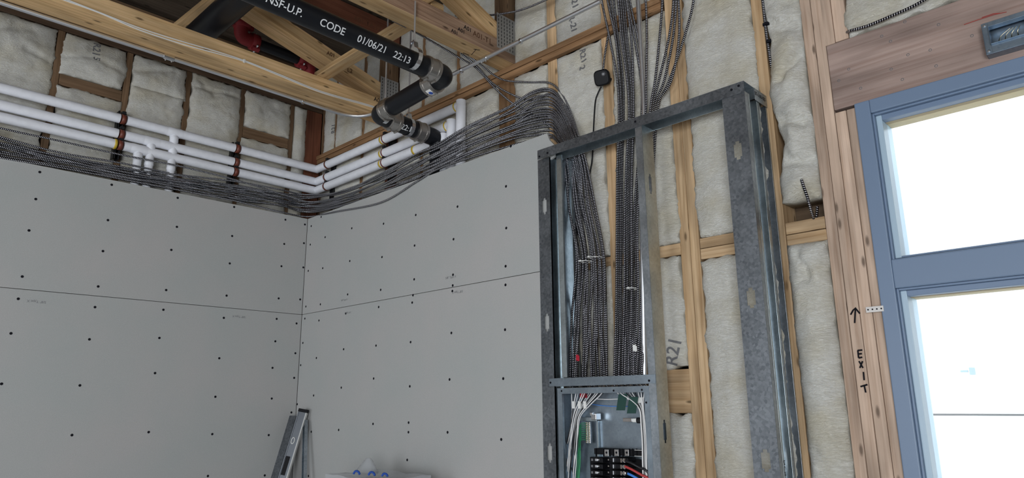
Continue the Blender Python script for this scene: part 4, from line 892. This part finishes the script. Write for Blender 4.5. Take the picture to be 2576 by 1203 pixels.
# connectors where the cables enter
rk = random.Random(5)
for k in range(17):
    X = 1441+k*11.2; c = P(X, 952, 'y', .02+rk.uniform(0, .06)); mb = MB(); mb.lathe((c.x, c.y, zt-.001), (0, 0, 1), [(0, .011), (.006, .012), (.006, .009), (.014, .009)], 10); build('cable_connector', mb, EMT2, pn)
def wire(pts, m, label, group, r=.0022, name='wire', n=6): return cable(pts, label, group, r, m, name, 'wire', n, .015)
zbm = lambda q, y: (lambda p: Vector((p.x, p.y, max(p.z, zb+.02))))(P(*q, 'y', y))
for k in range(15):
    Xs = 1438+k*5.4; f = k/14; Xb = 1418+26*f+rk.uniform(-3, 3); y = .03+rk.uniform(0, .05); black = k % 3 == 1
    Xn = 1437+20*f+rk.uniform(-3, 3); Xn2 = 1431+22*f+rk.uniform(-3, 3)
    o = wire([Vector((P(Xs, 955, 'y', y).x, y, zt-.002)), zbm((Xs, 990), y), zbm((.45*Xs+.55*Xn, 1020), y), zbm((Xn, 1050), y), zbm((Xn2, 1095), y-.01), zbm((Xn2*.6+Xb*.4+rk.uniform(-3, 3), 1130), y), zbm((Xb+3, 1165), y-.012), zbm((Xb, 1203), y), zbm((Xb-4, 1290), y)],
         WIREK if black else WIREW, ('black' if black else 'white')+' wire in the bundle down the drywall side of the panel', ('black' if black else 'white')+' wires on the drywall side of the panel', .0027)
    if k == 4:
        a = zbm((1459, 986), y-.008); mb = MB(); mb.box(a.x, a.x+.045, a.y-.002, a.y, a.z-.03, a.z+.002); build('tape_flag', mb, REDT, o)
    if k in (2, 6, 8, 10):
        a = zbm((.45*Xs+.55*Xn-3, 1010), y-.004); mb = MB(); mb.box(a.x, a.x+.016, a.y-.003, a.y+.004, a.z-.035, a.z); build('paper_marker', mb, WHITE, o)
for k in range(10):
    Xs = 1551+k*7.4; Xn = 1608+k*1.2; y = .02+rk.uniform(0, .06); black = k in (3, 6)
    o = wire([Vector((P(Xs, 955, 'y', y).x, y, zt-.002)), zbm((Xs+3, 990), y), zbm((.4*Xs+.6*Xn, 1008), y), zbm((Xn, 1030), y), zbm((Xn+4, 1065), y), zbm((Xn+8+rk.uniform(-1, 1), 1115), y), zbm((Xn+8, 1160), y), zbm((Xn+9, 1203), y), zbm((Xn+10, 1290), y)],
         WIREK if black else WIREW, ('black' if black else 'white')+' wire in the bundle down the window side of the panel', ('black' if black else 'white')+' wires on the window side of the panel', .0025)
    if k in (0, 3):
        a = zbm((1556 if k == 0 else 1583, 992 if k == 0 else 999), y-.004); mb = MB(); mb.hexa([[[(a.x+.05*i-.018*(1-kk), a.y+j*.001, a.z-.075*(1-kk)) for kk in (0, 1)] for j in (0, 1)] for i in (0, 1)]); build('tape_flag', mb, GREENT, o)
    if k in (2, 5, 7):
        a = zbm((.5*Xs+.5*Xn, 1000), y-.004); mb = MB(); mb.box(a.x, a.x+.022, a.y-.003, a.y+.004, a.z-.025, a.z); build('paper_marker', mb, WHITE, o)
for k in range(9):
    y0_ = 1066+k*5.2; Xb = 1455+rk.uniform(-5, 4)
    wire([P(1474, y0_, 'y', .066), P(1467, y0_-1.5, 'y', .05), P(1460, y0_+3, 'y', .05), P(1457+k*.4, y0_+22, 'y', .055), zbm((Xb+2, 1150), .06), zbm((Xb-1, 1203), .06), zbm((Xb-3, 1290), .06)], WIREG, 'green ground wire looping from the ground bar', 'green ground wires', .0019)
wire([P(1500, 1004, 'y', .098), P(1530, 1005, 'y', .1), P(1580, 1003, 'y', .098)], WIREW, 'white wire lying level across the top of the panel', None, .0025)
wire([P(1490, 1018, 'y', .1), P(1530, 1022, 'y', .102), P(1592, 1023, 'y', .1)], WIREB, 'thin blue wire lying level across the panel back', None, .0018)
for m, q0, q1, l in ((WIREK, (1573, 1159), (1628, 1186), 'thick black wire from the top breaker terminal'), (WIRER, (1573, 1174), (1634, 1206), 'thick red wire from the second breaker terminal'), (WIREB, (1580, 1192), (1634, 1222), 'thick blue wire from the third breaker terminal')):
    a, b = P(*q0, 'y', .012), P(*q1, 'y', .02); wire([a, a.lerp(b, .3)+Vector((0, -.006, .004)), a.lerp(b, .7), b, b+Vector((.01, .03, -.06))], m, l, None, .0058, n=10)
# ================================================================ security camera
cc = P(1515, 196, 'y', .135); k3 = thing('security_camera', 'small black square security camera mounted on the orange stud', 'camera', (cc.x, cc.y, cc.z))
vd = Vector((.25, -.9, -.33)).normalized(); sx_ = vd.cross(Vector((0, 0, 1))).normalized(); sy_ = sx_.cross(vd)
mb = MB(); n = 28; prof_ = []
def sq(a, r, e=4.0): c_, s_ = math.cos(a), math.sin(a); q = (abs(c_)**e+abs(s_)**e)**(-1/e)*r; return q*c_, q*s_
for d, r in ((-.022, .030), (-.018, .041), (.010, .044), (.017, .041), (.0185, .036)):
    prof_.append([cc+vd*d+sx_*sq(2*math.pi*i/n, r)[0]+sy_*sq(2*math.pi*i/n, r)[1] for i in range(n)])
vs2 = [p for rr in prof_ for p in rr]; fs2 = [[i*n+k, i*n+(k+1) % n, (i+1)*n+(k+1) % n, (i+1)*n+k] for i in range(4) for k in range(n)]
mb.add(vs2, fs2, None, 0, True); mb.add(prof_[-1], [list(range(n))]); mb.add(prof_[0], [list(range(n-1, -1, -1))]); build('body', mb, BLACK, k3)
lc = cc+vd*.0185-sx_*-.016+sy_*.016; lc = cc+vd*.0185-sx_*.016+sy_*.016
mb = MB(); mb.lathe(lc, vd, [(0, .0125), (.002, .0125), (.002, .009), (.0005, .008)], 18); ln = build('lens_ring', mb, mat('dark_grey_ring', (.05, .05, .055), .35), k3)
mb = MB(); mb.lathe(lc+vd*.001, vd, [(0, .006), (.0015, .005)], 14); build('lens', mb, mat('lens_glass', (.01, .012, .02), .05), ln)
mb = MB(); mb.tube([cc-vd*.02, (cc.x+.02, DW, cc.z+.0)], .010, 12); build('mount', mb, BLACK, k3)
cable([P(1531, 82, 'y', .165), P(1525, 118, 'y', .168), P(1520, 150, 'y', .165), cc-vd*.018+Vector((0, 0, .035))], 'armoured cable ending at the top of the security camera')
cable([cc+Vector((-.02, .015, -.04)), P(1500, 245, 'y', .150), P(1496, 275, 'y', .148), P(1493, 330, 'y', .15), P(1490, 398, 'y', .15), P(1485, 430, 'y', .16), P(1470, 510, 'y', .165), P(1452, 590, 'y', .16), P(1441, 650, 'y', .15), P(1438, 720, 'y', .15), P(1440, 900, 'y', .13)], 'thin dark cord hanging from the security camera down behind the steel header', None, .0042, BLACK, 'camera_cord')
# ================================================================ box on the header beam
bxx = P(2476, 105, 'y', .15).x; bz0, bz1 = P(2490, 139, 'y', .15).z, P(2470, 64, 'y', .15).z; bwid = .155
jb = thing('junction_box', 'blue-grey steel junction box on the header beam with a raised opening', 'junction box', (bxx+bwid/2, .16, bz0)); BOXM = galv('blue_steel_box', (.27, .36, .46), (.36, .44, .53), .35)
mb = MB(); y0_, y1_ = .140, .186
mb.box(bxx, bxx+.002, y0_, y1_, bz0, bz1); mb.box(bxx+bwid-.002, bxx+bwid, y0_, y1_, bz0, bz1); mb.box(bxx, bxx+bwid, y0_, y1_, bz0, bz0+.002); mb.box(bxx, bxx+bwid, y0_, y1_, bz1-.002, bz1); mb.box(bxx, bxx+bwid, y1_-.002, y1_, bz0, bz1)
build('box_body', mb, BOXM, jb, .0008)
mb = MB(); i0, i1, k0, k1 = bxx+.020, bxx+bwid-.020, bz0+.032, bz1-.022
mb.box(bxx+.002, i0, y0_-.001, y0_, bz0, bz1); mb.box(i1, bxx+bwid-.002, y0_-.001, y0_, bz0, bz1); mb.box(i0, i1, y0_-.001, y0_, bz0, k0); mb.box(i0, i1, y0_-.001, y0_, k1, bz1)
for (a, b, c_, d_) in ((i0, i0+.002, k0, k1), (i1-.002, i1, k0, k1), (i0, i1, k0, k0+.002), (i0, i1, k1-.002, k1)): mb.box(a, b, y0_-.013, y0_+.02, c_, d_)
rg = build('plaster_ring', mb, BOXM, jb, .0008)
for a, c_ in ((bxx+.010, bz0+.012), (bxx+.010, bz1-.010), (bxx+bwid-.010, bz0+.012), (bxx+bwid-.010, bz1-.010)): mb = MB(); mb.lathe((a, y0_-.001, c_), (0, -1, 0), [(0, .005), (.002, .005), (.003, .003)], 10); build('screw', mb, EMT2, rg)
mb = MB()
for k in range(4): mb.tube(catmull([(i0+.02+k*.02, .18, k0+.02), (i0+.03+k*.017, .165, k0+.035), (i0+.06+k*.01, .168, k1-.015)], .01), .0018, 6)
build('wire_ends', mb, COPPER, jb)
hdr = [o for o in COL.objects if o.name == 'header_beam'][0]
pen('pencil_mark', [[(2425, 62), (2460, 50), (2500, 37), (2532, 30)], [(2470, 44), (2500, 34), (2520, 33)]], hdr, mat('red_pencil', (.45, .07, .06), .8), val=DW-.006, r=.0013)
for q in ((2276, 55), (2361, 62), (2218, 91), (2240, 104), (2340, 126), (2284, 138), (2135, 174), (2165, 222), (2270, 200), (2355, 166), (2242, 174), (2110, 203), (2445, 90)):
    c = P(*q, 'y', DW-.004); mb = MB(); mb.lathe((c.x, c.y+.001, c.z), (0, -1, 0), [(0, .006), (.0016, .006), (.0008, .003)], 10); build('nail_head', mb, INKG, hdr)
# ================================================================ things leaning in the corner
def lean(top, q2, y2, wv_in, secs, name, label, cat, parts):
    top = Vector(top); p2 = P(*q2, 'y', y2); d = (p2-top).normalized(); foot = top+d*((top.z-.002)/-d.z)
    t = thing(name, label, cat, foot); s = Vector(wv_in); s = (s-d*s.dot(d)).normalized(); n_ = d.cross(s); L = (foot-top).length
    for pn_, m, l0, l1, s0, s1, n0, n1 in parts:
        mb = MB(); a = top+d*(l0*L)+s*(s0+s1)/2+n_*(n0+n1)/2; b = top+d*(l1*L)+s*(s0+s1)/2+n_*(n0+n1)/2
        mb.beam(a, b, s*(s1-s0), n_*(n1-n0)); build(pn_, mb, m, t, .0015)
    return t, top, d, s, n_, L
LG = mat('grey_level_body', (.20, .215, .24), .4, .7); LE = paper('scuffed_light_edge', (.62, .62, .60))
tl, tp, d, s_, n_, L = lean(P(765, 1030, 'y', -.045), (713, 1203), -.16, (1, .6, 0), None, 'spirit_level', 'long grey spirit level with a black end cap leaning in the drywall corner', 'spirit level',
     [('web', LG, .012, 1, -.030, .026, -.008, .008), ('edge', LE, .010, 1, .026, .034, -.0105, .0105), ('edge', LG, .010, 1, -.036, -.030, -.013, .013), ('end_cap', BLACK, 0, .013, -.037, .035, -.0145, .0145)])
vc = P(741, 1110, 'y', -.09); al = (vc-tp).dot(d); ctr = tp+d*al-s_*.008; nv = n_ if n_.dot(CAM-ctr) > 0 else -n_
mb = MB(); ring = [ctr+nv*.0105+d*(.022*math.cos(a))+s_*(.0125*math.sin(a)) for a in [i*math.pi/10 for i in range(21)]]; mb.tube(ring, .003, 6); build('vial_ring', mb, WHITE, tl)
mb = MB(); mb.beam(tp+d*(al+.11)-s_*.008+nv*.010, tp+d*(al+.24)-s_*.008+nv*.010, s_*.032, nv*.003); build('grip', mb, BLACK, tl)
lean(P(737, 1046, 'y', -.06), (690, 1203), -.20, (1, .35, 0), None, 'steel_stud', 'galvanised stud offcut leaning against the side wall behind the spirit level', 'steel stud',
     [('web', STEEL_DK, 0, 1, -.032, .030, -.0008, .0008), ('flange', STEEL_DK, 0, 1, -.032, -.0306, -.03, .0), ('flange', STEEL_DK, 0, 1, .0286, .030, -.03, .0)])
lean(P(772, 1058, 'y', -.030), (769, 1203), -.075, (1, 0, 0), None, 'steel_stud', 'narrow pale stud offcut leaning on the back wall just past the spirit level', 'steel stud',
     [('web', STEEL_LT, 0, 1, -.014, .014, -.0008, .0008), ('flange', STEEL, 0, 1, -.014, -.0126, 0, .025), ('flange', STEEL, 0, 1, .0126, .014, 0, .025)])
# ---- wrapped bundle under the back wall
x0b, x1b = P(893, 1203, 'y', -.30).x, P(1040, 1203, 'y', -.30).x; ztop = P(960, 1188, 'y', -.22).z
wbn = thing('wrapped_bundle', 'bundle wrapped in crumpled clear plastic standing in front of the back wall', 'bundle', ((x0b+x1b)/2, -.33, 0))
def lump(x0, x1, y0, y1, z0, z1, amp, seed, step=.03):
    mb = MB(); faces = []
    def fc(o, du, dv, nu, nv_):
        b = len(mb.v); vs = []
        for j in range(nv_+1):
            for i in range(nu+1):
                p = Vector(o)+Vector(du)*i/nu+Vector(dv)*j/nv_; q = p*7+Vector((seed, 0, 0)); cx = Vector(((x0+x1)/2, (y0+y1)/2, (z0+z1)/2))
                p = p+(p-cx).normalized()*(noise.noise(q)*amp+abs(noise.noise(q*3.1))*amp*.7) if p.z > z0+.01 else p; vs.append(p)
        mb.add(vs, [[j*(nu+1)+i, j*(nu+1)+i+1, (j+1)*(nu+1)+i+1, (j+1)*(nu+1)+i] for j in range(nv_) for i in range(nu)], None, 0, True)
    a, b_, c_ = x1-x0, y1-y0, z1-z0; na, nb, nc = int(a/step), int(b_/step), int(c_/step)
    fc((x0, y0, z0), (a, 0, 0), (0, 0, c_), na, nc); fc((x1, y1, z0), (-a, 0, 0), (0, 0, c_), na, nc); fc((x1, y0, z0), (0, b_, 0), (0, 0, c_), nb, nc); fc((x0, y1, z0), (0, -b_, 0), (0, 0, c_), nb, nc); fc((x0, y0, z1), (a, 0, 0), (0, b_, 0), na, nb); fc((x0, y1, z0), (a, 0, 0), (0, -b_, 0), na, nb)
    return mb
PACK = paper('white_printed_bag', (.72, .74, .78))
build('bag', lump(x0b+.012, x1b-.012, -.48, -.20, 0, ztop-.035, .008, 3, .04), PACK, wbn)
build('film', lump(x0b, x1b, -.50, -.18, .02, ztop, .014, 8), FILM, wbn)
pk = P(927, 1153, 'y', -.25); mb = MB(); nn = 14; rings = []
for j in range(7):
    f = j/6; cz = ztop-.01+(pk.z-ztop+.01)*f; r = .075*(1-f)**.8+.018; cx = pk.x+.05*(1-f)*-.3
    rings.append([Vector((cx+math.cos(2*math.pi*i/nn)*r*(1+.35*noise.noise(Vector((i*1.3, j*.7, 2)))), -.25+math.sin(2*math.pi*i/nn)*r*.6, cz+.012*noise.noise(Vector((i, j, 4))))) for i in range(nn)])
mb.add([p for r in rings for p in r], [[j*nn+i, j*nn+(i+1) % nn, (j+1)*nn+(i+1) % nn, (j+1)*nn+i] for j in range(6) for i in range(nn)], None, 0, True); build('film_tuft', mb, FILM, wbn)
for q, sz in (((897, 1197), .03), ((935, 1200), .03), ((968, 1202), .025)):
    c = P(*q, 'y', -.505); mb = MB(); mb.tube([c+Vector((sz*math.cos(a), 0, sz*.8*math.sin(a))) for a in [i*.35 for i in range(1, 9)]], .006, 6); build('blue_print', mb, BLUEINK, wbn)
# ---- outside
c = P(2447, 934, 'y', 8.99); mb = MB(); mb.box(c.x-.03, c.x+.03, 8.93, 9.0, c.z-.05, c.z+.05); mb.beam((c.x-.14, 8.95, c.z), (c.x-.05, 8.95, c.z), (0, 0, .03), (0, .03, 0)); tag(build('wall_shape', mb, mat('grey_blue_shape', (.25, .36, .42), .6)), 'small blue-grey shape on the white wall outside the window', 'wall fixture')  # small blue-grey box and bar against the far wall
